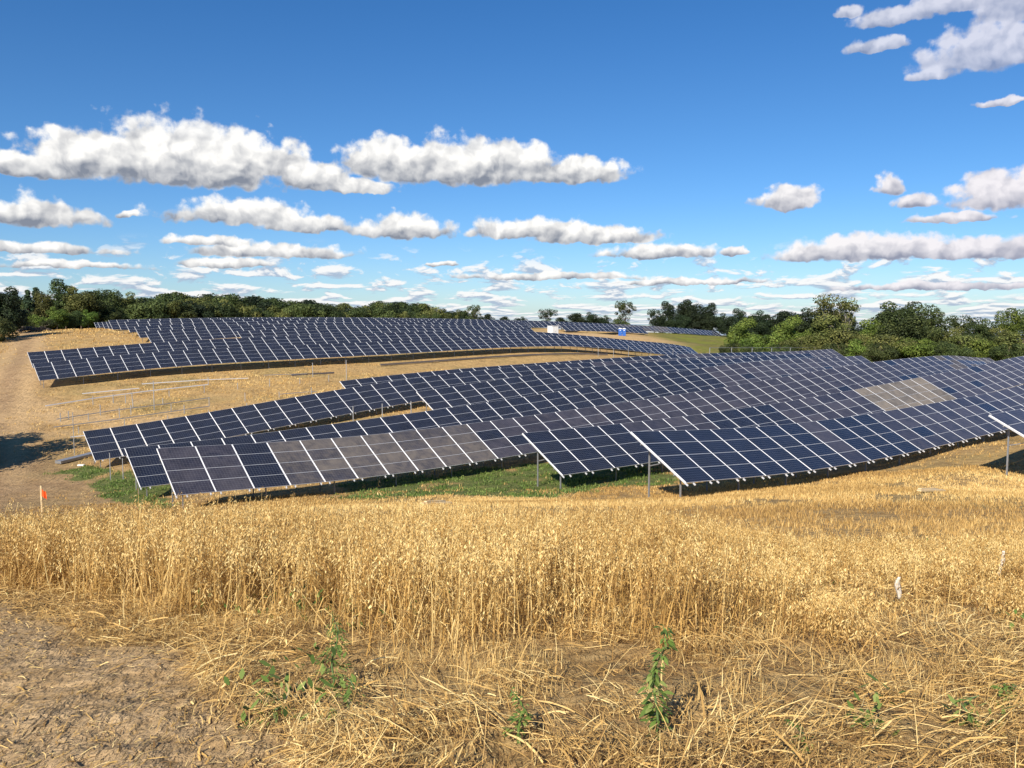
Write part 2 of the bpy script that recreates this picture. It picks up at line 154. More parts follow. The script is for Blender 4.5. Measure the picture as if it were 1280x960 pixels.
ROAD=[(-12,22),(-22,34),(-31,47),(-41,62),(-53,83),(-65,105),(-84,140),(-100,168),(-118,195)]
GREEN1=[(-34.6,61),(-33.5,63.3),(-29.5,61.4),(-24,55.2),(-19.7,47.9),(-17.2,41.3),(-20.7,43),(-26.1,50.2),(-30.6,56.6)]
GREEN2=[(-10.3,42.9),(-10.5,50.2),(-6.3,52.9),(.6,55.2),(4.4,55.3),(8.8,55),(9.6,48.1),(8.6,42.9),(5.2,43.2),(2,39.4),(-3.4,42.3),(-6.7,39.2)]
def soft(x,y,poly,w):
    ins=inpoly(x,y,poly); d=seg_dist(x,y,poly+[poly[0]]); return np.clip(.5+np.where(ins,d,-d)/w,0,1)
def near_dirt(x,y):
    """bare wheel-worn soil in the lower left; 1 inside"""
    bx=np.interp(y,[-10,2.6,3.2,3.8,4.4,5.4,6.5,7.6,9],[-.5,-.95,-1.25,-1.55,-2.0,-3.1,-4.4,-5.6,-7.8])
    return np.clip((bx-x)/.5+.5+vn(x*1.6,y*1.6)*1.4,0,1)*np.clip((9.5-y)/1.5,0,1)
def masks(x,y):
    rd=seg_dist(x,y,ROAD); wid=np.interp(y,[20,40,62,83,140],[9,10,9,5.5,4])
    road=np.clip(1.15-rd/wid+vn(x*.25,y*.25)*.5,0,1)
    green=np.maximum(soft(x,y,GREEN1,2.0),soft(x,y,GREEN2,2.5)); green=np.clip(green+vn(x*.6,y*.6)*.9-.1,0,1)*(green>.02)
    bare=np.clip(1.3-np.hypot((x-25)/19,(y-214)/20)+vn(x*.1,y*.1)*.4,0,1)
    sp=np.clip(1.6-np.hypot((x+43)/12,(y-86)/9),0,1)*.8
    rut=np.exp(-((rd-1.9)/.95)**2)*np.clip((y-50)/20,0,1)*.8
    bare=np.maximum(bare,rut)
    bare=np.maximum(bare,sp*np.clip(vn(x*.3,y*.3)*2+.6,0,1))
    olive=np.clip((x-37-(y-200)*.02)/8,0,1)*np.clip((y-120)/30,0,1)
    return road,green,bare,olive
RUT=rng.random(64)
def gz(x,y,detail=True):
    x=np.asarray(x,float).ravel(); y=np.asarray(y,float).ravel(); z=gbase(x,y)
    z+=vn(x*.14+9,y*.14)*.12*np.clip((y-14)/20,0,1)+vn(x*.55,y*.55)*.05*np.clip((y-6)/14,.25,1)
    if detail:
        n=np.clip((16-np.hypot(x,y))/8,0,1)
        nd=near_dirt(x,y)
        d=vn(x*4.1,y*4.1)*.030+vn(x*9,y*12)*.020+vn(x*23,y*27)*.013+vn(x*50,y*55)*.008
        rid=np.abs(vn(x*5+y*2,y*11-x*3))
        z+=n*(d*(.8+.2*nd)+nd*(.01-rid*.022))
    return z
# ------------------------------------------------------------------ mesh helpers
def setp(o,label=None,cat=None,group=None,kind=None):
    if label:o['label']=label
    if cat:o['category']=cat
    if group:o['group']=group
    if kind:o['kind']=kind
    return o
def link(name,data,parent=None,loc=None):
    o=bpy.data.objects.new(name,data); COL.objects.link(o)
    if parent: o.parent=parent
    if loc is not None:o.location=loc
    return o
def empty(name,loc=(0,0,0),rz=0,**k):
    o=link(name,None); o.location=loc; o.rotation_euler=(0,0,rz); o.empty_display_size=.3; return setp(o,**k)
def bigmesh(name,V,F,mats,mi=None,attrs=None,uv=None,smooth=False):
    """V (n,3); F (m,k) constant polygon size"""
    me=bpy.data.meshes.new(name); V=np.asarray(V,np.float32); F=np.asarray(F,np.int32); m,k=F.shape
    me.vertices.add(len(V)); me.vertices.foreach_set('co',V.ravel())
    me.loops.add(m*k); me.loops.foreach_set('vertex_index',F.ravel())
    me.polygons.add(m); me.polygons.foreach_set('loop_start',np.arange(0,m*k,k,dtype=np.int32)); me.polygons.foreach_set('loop_total',np.full(m,k,np.int32))
    if mi is not None: me.polygons.foreach_set('material_index',np.asarray(mi,np.int32))
    me.polygons.foreach_set('use_smooth',np.full(m,smooth))
    for ma in mats: me.materials.append(ma)
    if uv is not None:
        l=me.uv_layers.new(name='UVMap'); l.data.foreach_set('uv',np.asarray(uv,np.float32).ravel())
    for an,av in (attrs or {}).items():
        a=me.attributes.new(an,'FLOAT','POINT'); a.data.foreach_set('value',np.asarray(av,np.float32))
    me.update(calc_edges=True); return me
class MB:
    def __init__(s): s.v=[]; s.f=[]; s.mi=[]
    def add(s,V,F,mi=0):
        b=len(s.v); s.v+= [tuple(v) for v in V]; s.f+=[tuple(i+b for i in f) for f in F]; s.mi+=[mi]*len(F); return s
    def box(s,lo,hi,mi=0,M=None):
        x0,y0,z0=lo; x1,y1,z1=hi
        V=[(x0,y0,z0),(x1,y0,z0),(x1,y1,z0),(x0,y1,z0),(x0,y0,z1),(x1,y0,z1),(x1,y1,z1),(x0,y1,z1)]
        if M is not None: V=[tuple(M@Vector(v)) for v in V]
        return s.add(V,[(0,3,2,1),(4,5,6,7),(0,1,5,4),(1,2,6,5),(2,3,7,6),(3,0,4,7)],mi)
    def tube(s,pts,rad,n=8,mi=0,cap=True):
        pts=[Vector(p) for p in pts]; rad=[rad]*len(pts) if not hasattr(rad,'__len__') else rad; b=len(s.v); F=[]
        for i,p in enumerate(pts):
            t=(pts[min(i+1,len(pts)-1)]-pts[max(i-1,0)]).normalized()
            a=t.cross(Vector((0,0,1)) if abs(t.z)<.9 else Vector((1,0,0))).normalized(); c=t.cross(a)
            for j in range(n):
                w=2*math.pi*j/n; s.v.append(tuple(p+(a*math.cos(w)+c*math.sin(w))*rad[i]))
        for i in range(len(pts)-1):
            for j in range(n): F.append((b+i*n+j,b+i*n+(j+1)%n,b+(i+1)*n+(j+1)%n,b+(i+1)*n+j))
        if cap: F.append(tuple(b+j for j in range(n))[::-1]); F.append(tuple(b+(len(pts)-1)*n+j for j in range(n)))
        s.f+=F; s.mi+=[mi]*len(F); return s
    def bar(s,p,q,w,h,mi=0,up=(0,0,1)):
        p=Vector(p); q=Vector(q); x=(q-p); L=x.length; x.normalize(); y=Vector(up).cross(x).normalized(); z=x.cross(y)
        M=Matrix.Translation(p)@Matrix((x,y,z)).transposed().to_4x4()
        return s.box((0,-w/2,-h/2),(L,w/2,h/2),mi,M)
    def mesh(s,name,mats,smooth=False):
        me=bpy.data.meshes.new(name); me.from_pydata(s.v,[],s.f); 
        for m in mats: me.materials.append(m)
        me.polygons.foreach_set('material_index',s.mi); me.polygons.foreach_set('use_smooth',[smooth]*len(s.f)); me.update(); return me
    def obj(s,name,mats,parent=None,smooth=False,loc=None): return link(name,s.mesh(name,mats if isinstance(mats,list) else [mats],smooth),parent,loc)
# ------------------------------------------------------------------ materials
def newmat(name):
    m=bpy.data.materials.new(name); m.use_nodes=True; g=G(m.node_tree); p=m.node_tree.nodes['Principled BSDF']; return m,g,p
def simple(name,col,rough=.6,metal=0.0,var=.12,scale=6,bump=0.0):
    m,g,p=newmat(name); tc=g.node('ShaderNodeTexCoord').outputs['Object']; n,_=g.noise(tc,scale,5,.6)
    c=g.mix(n,tuple(v*(1-var) for v in col),tuple(min(1,v*(1+var)) for v in col)); g.l.new(c,p.inputs['Base Color'])
    p.inputs['Metallic'].default_value=metal; g.l.new(g.ramp(n,.2,.8,max(.02,rough-.08),min(1,rough+.08)),p.inputs['Roughness'])
    if bump: 
        b=g.node('ShaderNodeBump'); b.inputs['Strength'].default_value=bump; b.inputs['Distance'].default_value=.02; g.l.new(n,b.inputs['Height']); g.l.new(b.outputs[0],p.inputs['Normal'])
    return m
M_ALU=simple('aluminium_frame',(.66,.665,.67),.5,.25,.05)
M_ALUW=simple('sun_glint_end_frame',(.92,.92,.91),.5,.0,.03)  # same aluminium on the short sides, whitened so its colour carries the sun highlight
M_STEEL=simple('galvanised_steel',(.34,.345,.35),.5,.6,.18,9)
M_RUST=simple('pipe_dark',(.10,.085,.08),.7,0,.3,3)
M_WOOD=simple('pale_lumber',(.62,.47,.26),.8,0,.15,12,.2)
M_WHITE=simple('white_paint',(.80,.80,.77),.45,0,.04,2)
M_BLUE=simple('blue_plastic',(.012,.10,.40),.45,0,.1,3)
M_BARK=simple('bark',(.13,.10,.075),.95,0,.35,5,.6)
M_PALEBARK=simple('pale_bark',(.42,.38,.32),.9,0,.25,5,.4)
M_BACK=simple('module_backsheet',(.55,.56,.58),.6,0,.05)
def panel_mat(name,cell,dust,rough,streak):
    m,g,p=newmat(name)
    uv=g.node('ShaderNodeUVMap').outputs[0]; s=g.node('ShaderNodeSeparateXYZ'); g.l.new(uv,s.inputs[0])
    def line(c,n,w): 
        t=g.m('ABSOLUTE',g.m('SUBTRACT',g.m('FRACT',g.m('MULTIPLY',c,float(n))),.5)); return g.ramp(t,.5-w,.5-w*.35)
    gl=g.m('MAXIMUM',line(s.outputs[0],12,.045),line(s.outputs[1],6,.045))
    bus=g.m('MULTIPLY',line(s.outputs[1],24,.04),.25)
    oi=g.node('ShaderNodeObjectInfo').outputs['Random']; geo=g.node('ShaderNodeNewGeometry')
    n1,_=g.noise(geo.outputs['Position'],.9,4,.6); n2,_=g.noise(geo.outputs['Position'],3.7,5,.65)
    cc=g.mix(g.ramp(n1,.3,.7),tuple(v*.8 for v in cell),tuple(v*1.25 for v in cell))
    cc=g.mix(g.m('MULTIPLY',g.m('ADD',gl,bus),.5,clamp=True),cc,(.22,.23,.25))
    n3_,_=g.noise(geo.outputs['Position'],1.7,3,.5,.8); dm=g.m('MULTIPLY',g.ramp(g.m('ADD',g.m('ADD',g.m('MULTIPLY',n2,.3),g.m('MULTIPLY',n3_,.42)),g.m('MULTIPLY',oi,.16)),.2,.75),streak,clamp=True)
    c=g.mix(dm,cc,dust); g.l.new(c,p.inputs['Base Color'])
    p.inputs['Roughness'].default_value=rough; p.inputs['Specular IOR Level'].default_value=.5; p.inputs['IOR'].default_value=1.30
    return m
M_CLEAN=panel_mat('solar_glass_clean',(.006,.0105,.025),(.10,.095,.10),.15,.14)
M_GREY=panel_mat('solar_glass_grey',(.014,.015,.028),(.150,.135,.145),.32,.48)
M_TAN=panel_mat('solar_glass_dusty',(.028,.028,.04),(.175,.150,.125),.5,1.0)
M_TAN2=panel_mat('solar_glass_caked',(.10,.09,.08),(.235,.20,.160),.65,1.2)
def straw_mat(name,a,b,c,transl=.25):
    m,g,p=newmat(name); t=g.attr('tone').outputs['Fac']
    col=g.mix(g.ramp(t,0,.5,smooth=False),a,b); col=g.mix(g.ramp(t,.5,1,smooth=False),col,c)
    g.l.new(col,p.inputs['Base Color']); p.inputs['Roughness'].default_value=.62; p.inputs['Specular IOR Level'].default_value=.3
    tr=g.node('ShaderNodeBsdfTranslucent'); g.l.new(col,tr.inputs[0]); mx=g.node('ShaderNodeMixShader'); mx.inputs[0].default_value=transl
    out=m.node_tree.nodes['Material Output']; g.l.new(p.outputs[0],mx.inputs[1]); g.l.new(tr.outputs[0],mx.inputs[2]); g.l.new(mx.outputs[0],out.inputs[0]); return m
M_OAT=straw_mat('ripe_oat',(.25,.13,.038),(.62,.39,.120),(.92,.71,.31))
M_STRAW=straw_mat('straw',(.22,.125,.042),(.62,.39,.125),(.90,.70,.31),.15)
M_GREENWEED=straw_mat('weed_green',(.05,.085,.018),(.15,.235,.045),(.30,.35,.10),.3)
def leaf_mat(name,dark,mid,light,transl=.16):
    m,g,p=newmat(name); oi=g.node('ShaderNodeObjectInfo').outputs['Random']; t=g.attr('tone').outputs['Fac']
    col=g.mix(g.ramp(t,0,.55,smooth=False),dark,mid); col=g.mix(g.ramp(t,.55,1,smooth=False),col,light)
    h=g.node('ShaderNodeHueSaturation'); g.l.new(col,h.inputs['Color']); g.l.new(g.ramp(oi,0,1,.478,.515,False),h.inputs['Hue']); g.l.new(g.ramp(oi,0,1,.8,1.2,False),h.inputs['Value'])
    g.l.new(h.outputs[0],p.inputs['Base Color']); p.inputs['Roughness'].default_value=.65; p.inputs['Specular IOR Level'].default_value=.25
    tr=g.node('ShaderNodeBsdfTranslucent'); g.l.new(h.outputs[0],tr.inputs[0]); mx=g.node('ShaderNodeMixShader'); mx.inputs[0].default_value=transl
    out=m.node_tree.nodes['Material Output']; g.l.new(p.outputs[0],mx.inputs[1]); g.l.new(tr.outputs[0],mx.inputs[2]); g.l.new(mx.outputs[0],out.inputs[0]); return m
L_DARK=leaf_mat('leaves_dark',(0.013,0.022,0.011),(0.024,0.040,0.015),(0.044,0.066,0.022),.15)
L_MID=leaf_mat('leaves_mid',(.024,.038,.012),(.056,.082,.023),(.115,.145,.042))
L_LIGHT=leaf_mat('leaves_light',(.046,.076,.014),(.115,.172,.027),(.22,.28,.055))
L_OLIVE=leaf_mat('leaves_olive',(.045,.056,.016),(.115,.130,.034),(.21,.21,.06))
L_CONE=leaf_mat('leaves_conifer',(0.021,0.039,0.024),(0.042,0.069,0.033),(0.075,0.112,0.045),.12)
# ------------------------------------------------------------------ ground
def ground_mat():
    m,g,p=newmat('field_ground'); geo=g.node('ShaderNodeNewGeometry').outputs['Position']
    a=lambda n: g.attr(n).outputs['Fac']
    n1,_=g.noise(geo,.09,5,.6); n2,_=g.noise(geo,.8,5,.6); n3,_=g.noise(geo,7,5,.65); n4,_=g.noise(geo,45,4,.7)
    sm=g.node('ShaderNodeMapping'); sm.inputs['Scale'].default_value=(1,.28,1); sm.inputs['Rotation'].default_value=(0,0,R_(51.8-90)); g.l.new(geo,sm.inputs[0]); n5,_=g.noise(sm.outputs[0],3.0,5,.65)
    straw=g.mix(g.ramp(n2,.3,.7),(.36,.21,.078),(.50,.325,.130)); straw=g.mix(g.ramp(n3,.38,.66),straw,(.55,.375,.16)); straw=g.mix(g.m('MULTIPLY',g.ramp(n5,.5,.72),.55),straw,(.24,.145,.07))
    straw=g.mix(g.m('MULTIPLY',g.ramp(n1,.48,.66),.5),straw,(.26,.22,.085)); straw=g.mix(g.m('MULTIPLY',g.ramp(g.noise(geo,.33,4,.6)[0],.52,.64),.45),straw,(.22,.15,.065))
    straw=g.mix(g.m('MULTIPLY',g.ramp(n4,.5,.75),.4),straw,(.18,.11,.055))
    dirt=g.mix(g.ramp(n3,.3,.7),(.45,.295,.14),(.61,.425,.225)); dirt=g.mix(g.m('MULTIPLY',g.ramp(n4,.5,.75),.4),dirt,(.20,.13,.07)); dirt=g.mix(g.m('MULTIPLY',g.ramp(n2,.5,.7),.35),dirt,(.46,.34,.20))
    roadc=g.mix(g.ramp(n2,.3,.7),(.27,.17,.092),(.39,.26,.145))
    barec=g.mix(g.ramp(n3,.3,.7),(.50,.33,.16),(.62,.43,.22))
    green=g.mix(g.ramp(n3,.35,.65),(.07,.12,.025),(.21,.20,.07))
    olive=g.mix(g.ramp(n2,.3,.7),(.11,.13,.03),(.24,.19,.06)); olive=g.mix(g.ramp(n1,.45,.6),olive,(.19,.20,.035))
    c=g.mix(a('olive'),straw,olive); c=g.mix(g.m('MULTIPLY',a('road'),.9),c,roadc); c=g.mix(a('bare'),c,barec)
    gm=g.ramp(g.m('ADD',a('green'),g.m('MULTIPLY',g.m('SUBTRACT',n2,.5),.5)),.45,.7); c=g.mix(gm,c,green)
    c=g.mix(a('dirt'),c,dirt)
    g.l.new(c,p.inputs['Base Color']); p.inputs['Roughness'].default_value=.95; p.inputs['Specular IOR Level'].default_value=.1
    b=g.node('ShaderNodeBump'); b.inputs['Strength'].default_value=.9; b.inputs['Distance'].default_value=.035
    g.l.new(g.m('ADD',n4,g.m('MULTIPLY',n3,1.6)),b.inputs['Height'])
    b2=g.node('ShaderNodeBump'); b2.inputs['Strength'].default_value=.8; b2.inputs['Distance'].default_value=.35; g.l.new(g.m('ADD',n2,n5),b2.inputs['Height']); g.l.new(b.outputs[0],b2.inputs['Normal'])
    g.l.new(b2.outputs[0],p.inputs['Normal']); return m
M_GROUND=ground_mat()
def axis(lo,hi,ds,rate,zero):
    out=[zero]; 
    while out[-1]<hi: out.append(out[-1]+max(ds,rate*abs(out[-1])))
    neg=[zero]
    while neg[-1]>lo: neg.append(neg[-1]-max(ds*2,rate*2*abs(neg[-1])))
    return np.array(neg[:0:-1]+out)
ax=np.unique(np.r_[-axis(0,3500,.028,.017,0)[::-1],axis(0,3500,.028,.017,0)])
ax=np.unique(np.round(ax[(ax>=-3600)&(ax<=3600)],4))
ayp=[2.2]
while ayp[-1]<4200: ayp.append(ayp[-1]+max(.02,.0085*ayp[-1]))
ayn=[2.2]
while ayn[-1]>-400: ayn.append(ayn[-1]-max(.25,.12*abs(ayn[-1])))
ay=np.array(ayn[:0:-1]+ayp)
def make_ground():
    X,Y=np.meshgrid(ax,ay); x=X.ravel(); y=Y.ravel(); z=gz(x,y)
    road,green,bare,olive=masks(x,y); dirt=near_dirt(x,y)
    nx,ny=len(ax),len(ay); i=np.arange(nx*ny).reshape(ny,nx); F=np.stack([i[:-1,:-1],i[:-1,1:],i[1:,1:],i[1:,:-1]],-1).reshape(-1,4)
    me=bigmesh('ground',np.c_[x,y,z],F,[M_GROUND],attrs=dict(road=road,green=green,bare=bare,olive=olive,dirt=dirt),smooth=True)
    o=link('ground',me); setp(o,kind='structure',label='dry tan harvested field sloping down and rising again under the panel rows')
make_ground()
# ------------------------------------------------------------------ solar tables
MW,MH,FT=1.985,.985,.04
def module_mesh(name,glass):
    a,b=.027,.010
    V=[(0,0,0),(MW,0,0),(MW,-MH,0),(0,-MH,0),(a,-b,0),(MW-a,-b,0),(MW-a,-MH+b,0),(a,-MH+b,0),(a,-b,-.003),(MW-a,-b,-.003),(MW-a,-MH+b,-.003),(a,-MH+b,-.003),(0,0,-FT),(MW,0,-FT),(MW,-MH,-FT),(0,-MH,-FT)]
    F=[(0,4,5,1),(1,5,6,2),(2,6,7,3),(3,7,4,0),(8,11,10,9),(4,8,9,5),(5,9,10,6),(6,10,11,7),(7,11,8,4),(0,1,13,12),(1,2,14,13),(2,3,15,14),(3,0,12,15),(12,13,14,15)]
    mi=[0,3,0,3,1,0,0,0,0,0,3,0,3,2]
    uv=[[0,0]]*(len(F)*4); uv[16:20]=[[0,1],[0,0],[1,0],[1,1]]
    V=np.array(V); return V,np.array(F),mi,uv
MV,MF,MMI,MUV=module_mesh('m',None)
GL=dict(clean=M_CLEAN,grey=M_GREY,tan=M_TAN,tan2=M_TAN2)
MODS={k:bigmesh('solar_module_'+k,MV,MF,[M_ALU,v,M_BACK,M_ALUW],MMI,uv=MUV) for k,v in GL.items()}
POST=MB().box((-.028,-.04,0),(.028,-.033,1)).box((-.028,.033,0),(.028,.04,1)).box((-.004,-.033,0),(.004,.033,1)).mesh('post',[M_STEEL])
RAFT=MB().box((-.29,-4.13,-.115),(-.245,.03,-.047)).box((.225,-4.13,-.115),(.27,.03,-.047)).mesh('rafter_pair',[M_ALU])
LBL={
'R':('short solar table cut by the right edge of the photo, left end on bare posts','front'),
'A':('closest full solar table, starting right of centre and curving away to the right','front'),
'B':('second solar table from the front, with a square tan dusty patch at right','front'),
'C':('solar table with seven brown dusty columns near its left end, above green weeds','front'),
'D':('solar table just behind the brown dusty columns, its left end peeping out','front'),
'E':('solar table whose left end stops mid-field at the end of a dark shaded gap','front'),
'F':('leftmost-reaching solar table of the front block, above the first green weeds','front'),
'G':('hindmost solar table of the front block, bordering the strip of dry grass','front'),
'P':('front solar table of the far block, shaded underside facing the dry strip','far'),
'Q':('second solar table of the far block, as far left as the front one','far'),
'S2':('third solar table of the far block, starting well to the right of its neighbours','far'),
'S':('fourth solar table of the far block, left end at the tan field corner','far'),
'T':('fifth solar table of the far block, left end one step further left','far'),
'U':('sixth solar table of the far block, third from the crest','far'),
'V':('seventh solar table of the far block, just below the crest','far'),
'W':('crest solar table running right behind the white cabinet and blue toilets','far'),
'V2':('short solar table before the crest row, right of the white cabinet, above bare soil','far'),
'X1':('table end over the crest at far left, first beyond the crest row','crest'),
'X2':('table end over the crest at far left, second beyond the crest row','crest'),
'X3':('table end over the crest at far left, third beyond the crest row','crest'),
'X4':('leftmost small table end, at the foot of the left trees','crest')}
GRP={'front':'solar tables of the front block','far':'solar tables of the far block','crest':'table ends beyond the crest'}
def dirt_kind(row,k,j,r):
    if row=='C' and 3<=k<=9: return 'tan'
    if row=='B' and 18<=k<=23: return 'tan2'
    if row=='C' and 44<=k<=52: return 'tan' if r<.8 else 'grey'
    if row=='W' and 72<=k<=84: return 'tan' if r<.6 else 'grey'
    base={'A':.08,'B':.12,'C':.18,'D':.08,'R':1.0}.get(row,.0); far=min(.96,max(0,(k-5)*.09)) if row in 'ABC' else min(.8,max(0,(k-18)*.03)) if row in('D','E','F','G') else 0
    if row=='C' and k<2: base=.9
    colr=random.Random(hash((row.__hash__() if False else ord(row[0])*131+k//4)))
    return 'grey' if colr.random()<base+far and r<.96 else 'clean'
def solar_row(key,r,full=True,braces=False,clear=.72):
    b=r['b']; K=np.array(r['k']); zf=lambda a: np.interp(a,fa,fz)
    # smooth curve through the knots
    fa=np.linspace(K[0,0],K[-1,0],600); fz=np.interp(fa,K[:,0],K[:,1]); kk=np.hanning(41); kk/=kk.sum(); fz=np.convolve(np.pad(fz,20,mode='reflect',reflect_type='odd'),kk,'valid')
    a=r['s']; cols=[]
    while a<r['t']-1.0:
        z0=float(zf(a)); sl=(float(zf(a+2))-z0)/2; a2=a+2/math.sqrt(1+sl*sl); cols.append((a,z0,a2,float(zf(a2)))); a=a2
    P=lambda a,z,bb=b: Vector((E_*a+N_*bb+np.array([0,0,z])).tolist())
    root=P(cols[0][0],0); root.z=float(gz([root.x],[root.y])[0])
    lab,gk=LBL[key]; t=empty('solar_table',root,label=lab,cat='solar table',group=GRP[gk])
    off=Matrix.Translation(-root); nvec=Vector(N_.tolist())
    fr=[]
    for (a0,z0,a1,z1) in cols:
        p=P(a0,z0); e=(P(a1,z1)-p).normalized(); u=nvec*math.cos(TILT)+Vector((0,0,math.sin(TILT))); u=(u-e*u.dot(e)).normalized(); n=e.cross(u)
        fr.append((p,e,u,n))
    items=[]
    for k,(p,e,u,n) in enumerate(fr):
        for j in range(4):
            q=p-u*(j*1.0); rr=random.random(); items.append(((q+e).length,k,j,Matrix.Translation(q)@Matrix((e,u,n)).transposed().to_4x4(),dirt_kind(key,k,j,rr)))
    # largest in view: nearest, in frame, and the ones that are not hidden by the row in front
    inview=lambda M: abs(M.translation.x)<M.translation.y*.66+1
    items.sort(key=lambda s:(not inview(s[3]), s[2]>=2 and key not in 'RABCP' , s[0]))
    for s in items[:100]:
        o=link('solar_module',MODS[s[4]],t); o.matrix_local=off@s[3]
        if s[4]=='tan2': o['label']='tan dust-caked module'
        elif s[4]=='tan': o['label']='brown dusty module'
    rest=items[100:]
    if rest:
        V=[];F=[];mi=[];uv=[];mm=[M_ALU,M_CLEAN,M_BACK,M_ALUW,M_GREY,M_TAN,M_TAN2]; idx=dict(clean=1,grey=4,tan=5,tan2=6)
        for i,s in enumerate(rest):
            M=np.array(off@s[3]); V.append(MV@M[:3,:3].T+M[:3,3]); F.append(MF+16*i); mi+=[idx[s[4]] if q==1 else q for q in MMI]; uv+=MUV
        o=link('solar_module',bigmesh('solar_module_rest',np.concatenate(V),np.concatenate(F),mm,mi,uv=uv),t); o['kind']='stuff'
    # rafters under the seams
    if full:
        for k,(p,e,u,n) in enumerate(fr):
            if k==0: p=p+e*.31
            o=link('rafter',RAFT,t); o.matrix_local=off@Matrix.Translation(p)@Matrix((e,u,n)).transposed().to_4x4()
    # purlins run along the row
    for d in ((.85,3.25) if full or key=='P' else (3.25,)):
        m=MB()
        for (p,e,u,n) in fr: m.bar(off@(p-u*d-n*.155),off@(p+e*2.0-u*d-n*.155),.06,.075,up=n)
        m.obj('purlin',M_STEEL,t)
    for k in range(0,len(fr),2):
        p,e,u,n=fr[k]; e0=.9 if k else .55
        for d in ((.95,3.2) if full or key=='P' else (3.2,)):
            q=p+e*e0-u*d-n*.2; gzv=float(gz([q.x],[q.y])[0])-.3; o=link('post',POST,t); o.location=off@Vector((q.x,q.y,gzv)); o.scale=(1,1,q.z-gzv); o.rotation_euler=(0,0,math.pi/2-TH)
        if braces:
            q=p+e*e0-u*.95-n*.2; w=p+e*e0-u*2.3-n*.13; MB().bar(off@(q-Vector((0,0,.95))),off@w,.04,.04).obj('brace',M_STEEL,t)
    return t
for key,r in ROWS.items():
    solar_row(key,r,full=key in('R','A','B','C','D','E','F','G'),braces=key in('R','A','B','C','D'))
wz=lambda x,y: float(gbase([x],[y])[0])
for i,(px,b) in enumerate(((132.3,190.2),(127,199.4),(121.7,208.6),(117.3,217.8))):
    X_=(px-640)/1016; Y_=b/(-X_*math.cos(TH)+math.sin(TH)); x=X_*Y_; a=x*E_[0]+Y_*E_[1]
    zt=-(402.0+i*.35-399.6)/1012.7*Y_
    solar_row('X%d'%(i+1),dict(b=b,s=a,t=a+9.2,k=[[a-2,zt-.05],[a+6,zt+.05],[a+14,zt+.1]]),full=False)
# ------------------------------------------------------------------ rack parts on the strip that is still being built
def rail(pts,w,h,m,name,label,cat,group,lift=.12):
    mb=MB(); P=[]
    for (x0,y0),(x1,y1) in zip(pts[:-1],pts[1:]):
        L=math.hypot(x1-x0,y1-y0); n=max(2,int(L/4))
        for i in range(n): P.append((x0+(x1-x0)*i/n,y0+(y1-y0)*i/n))
    P.append(pts[-1]); P=[Vector((x,y,wz(x,y)+lift+h/2)) for x,y in P]; o0=P[0].copy()
    for a,b in zip(P[:-1],P[1:]): mb.bar(a-o0,b-o0,w,h)
    return setp(mb.obj(name,m,loc=o0),label,cat,group)
G1='steel rails lying on the unfinished strip'
rail([(-51.4,88.8),(-47.7,93.3),(-43.7,97.3),(-38.4,101.9)],.13,.10,M_ALU,'steel_rail','longest bright rail lying on the dry ground, starting nearest the dirt road','rail',G1,.25)
rail([(-50.5,94.8),(-45.4,98.3)],.12,.09,M_ALU,'steel_rail','short bright rail just behind the longest one, under the far block','rail',G1,.3)
rail([(-46.1,100.6),(-41,103.6),(-39.3,104.9)],.12,.09,M_ALU,'steel_rail','bright rail furthest back, close to the shaded front of the far block','rail',G1,.3)
rail([(-46.8,82.7),(-43.1,87.1),(-39.4,90.3),(-35.4,94.5)],.10,.08,M_STEEL,'steel_rail','dull grey rail in the middle of the strip, among short posts','rail',G1,.2)
rail([(-45,79),(-40.3,82.9),(-37.5,85.7),(-33.6,89.4)],.10,.08,M_STEEL,'steel_rail','dull grey rail nearest the front block table with the leftmost end','rail',G1,.2)
rail([(-36.6,64.6),(-35.0,68.4)],.7,.22,M_STEEL,'rail_bundle','thick grey bundle of rails beside the leftmost table end of the front block','rails',None,.02)
rail([(-41.1,74.7),(-38.3,76.4)],.10,.07,M_ALU,'steel_rail','thin rail in the dark tree shadow','rail',G1,.15)
rail([(-41.3,104.2),(-35,107.3)],.10,.07,M_ALU,'steel_rail','pale rail right of the furthest bright one, almost lost in the grass','rail',G1,.2)
rail([(-33.7,109.8),(-28.6,112.7)],.10,.07,M_STEEL,'steel_rail','faint rail lying left of the dark pipe','rail',G1,.2)
rail([(-28,97.3),(-24.1,99.6)],.10,.07,M_STEEL,'steel_rail','faint rail close above the middle of the leftmost-reaching front table','rail',G1,.2)
rail([(-30.4,111.5),(-25.4,115.3)],.22,.2,M_RUST,'dark_pipe','short dark pipe lying on the grass in front of the far block','pipe','dark pipes on the strip',.02)
rail([(-20,123.2),(-10,131),(0,138.9),(10,146.6),(18,153)],.30,.24,M_RUST,'dark_pipe','long dark pipe stretched along the strip below the far block','pipe','dark pipes on the strip',.12)
rail([(3.0,127),(10.5,134),(17.8,143)],.3,.24,M_RUST,'dark_pipe','dark pipe just behind the hindmost table of the front block','pipe','dark pipes on the strip',.02)
WB=MB().box((-.25,-.12,0),(.25,.12,.1)); 
for (x,y),lb in (((-34.2,63.6),'small white offcut beside the grey rail bundle'),((-34.6,66.9),'small white offcut behind the grey rail bundle')):
    setp(WB.obj('white_offcut',M_WHITE,loc=(x,y,wz(x,y))),lb,'offcut','white offcuts')
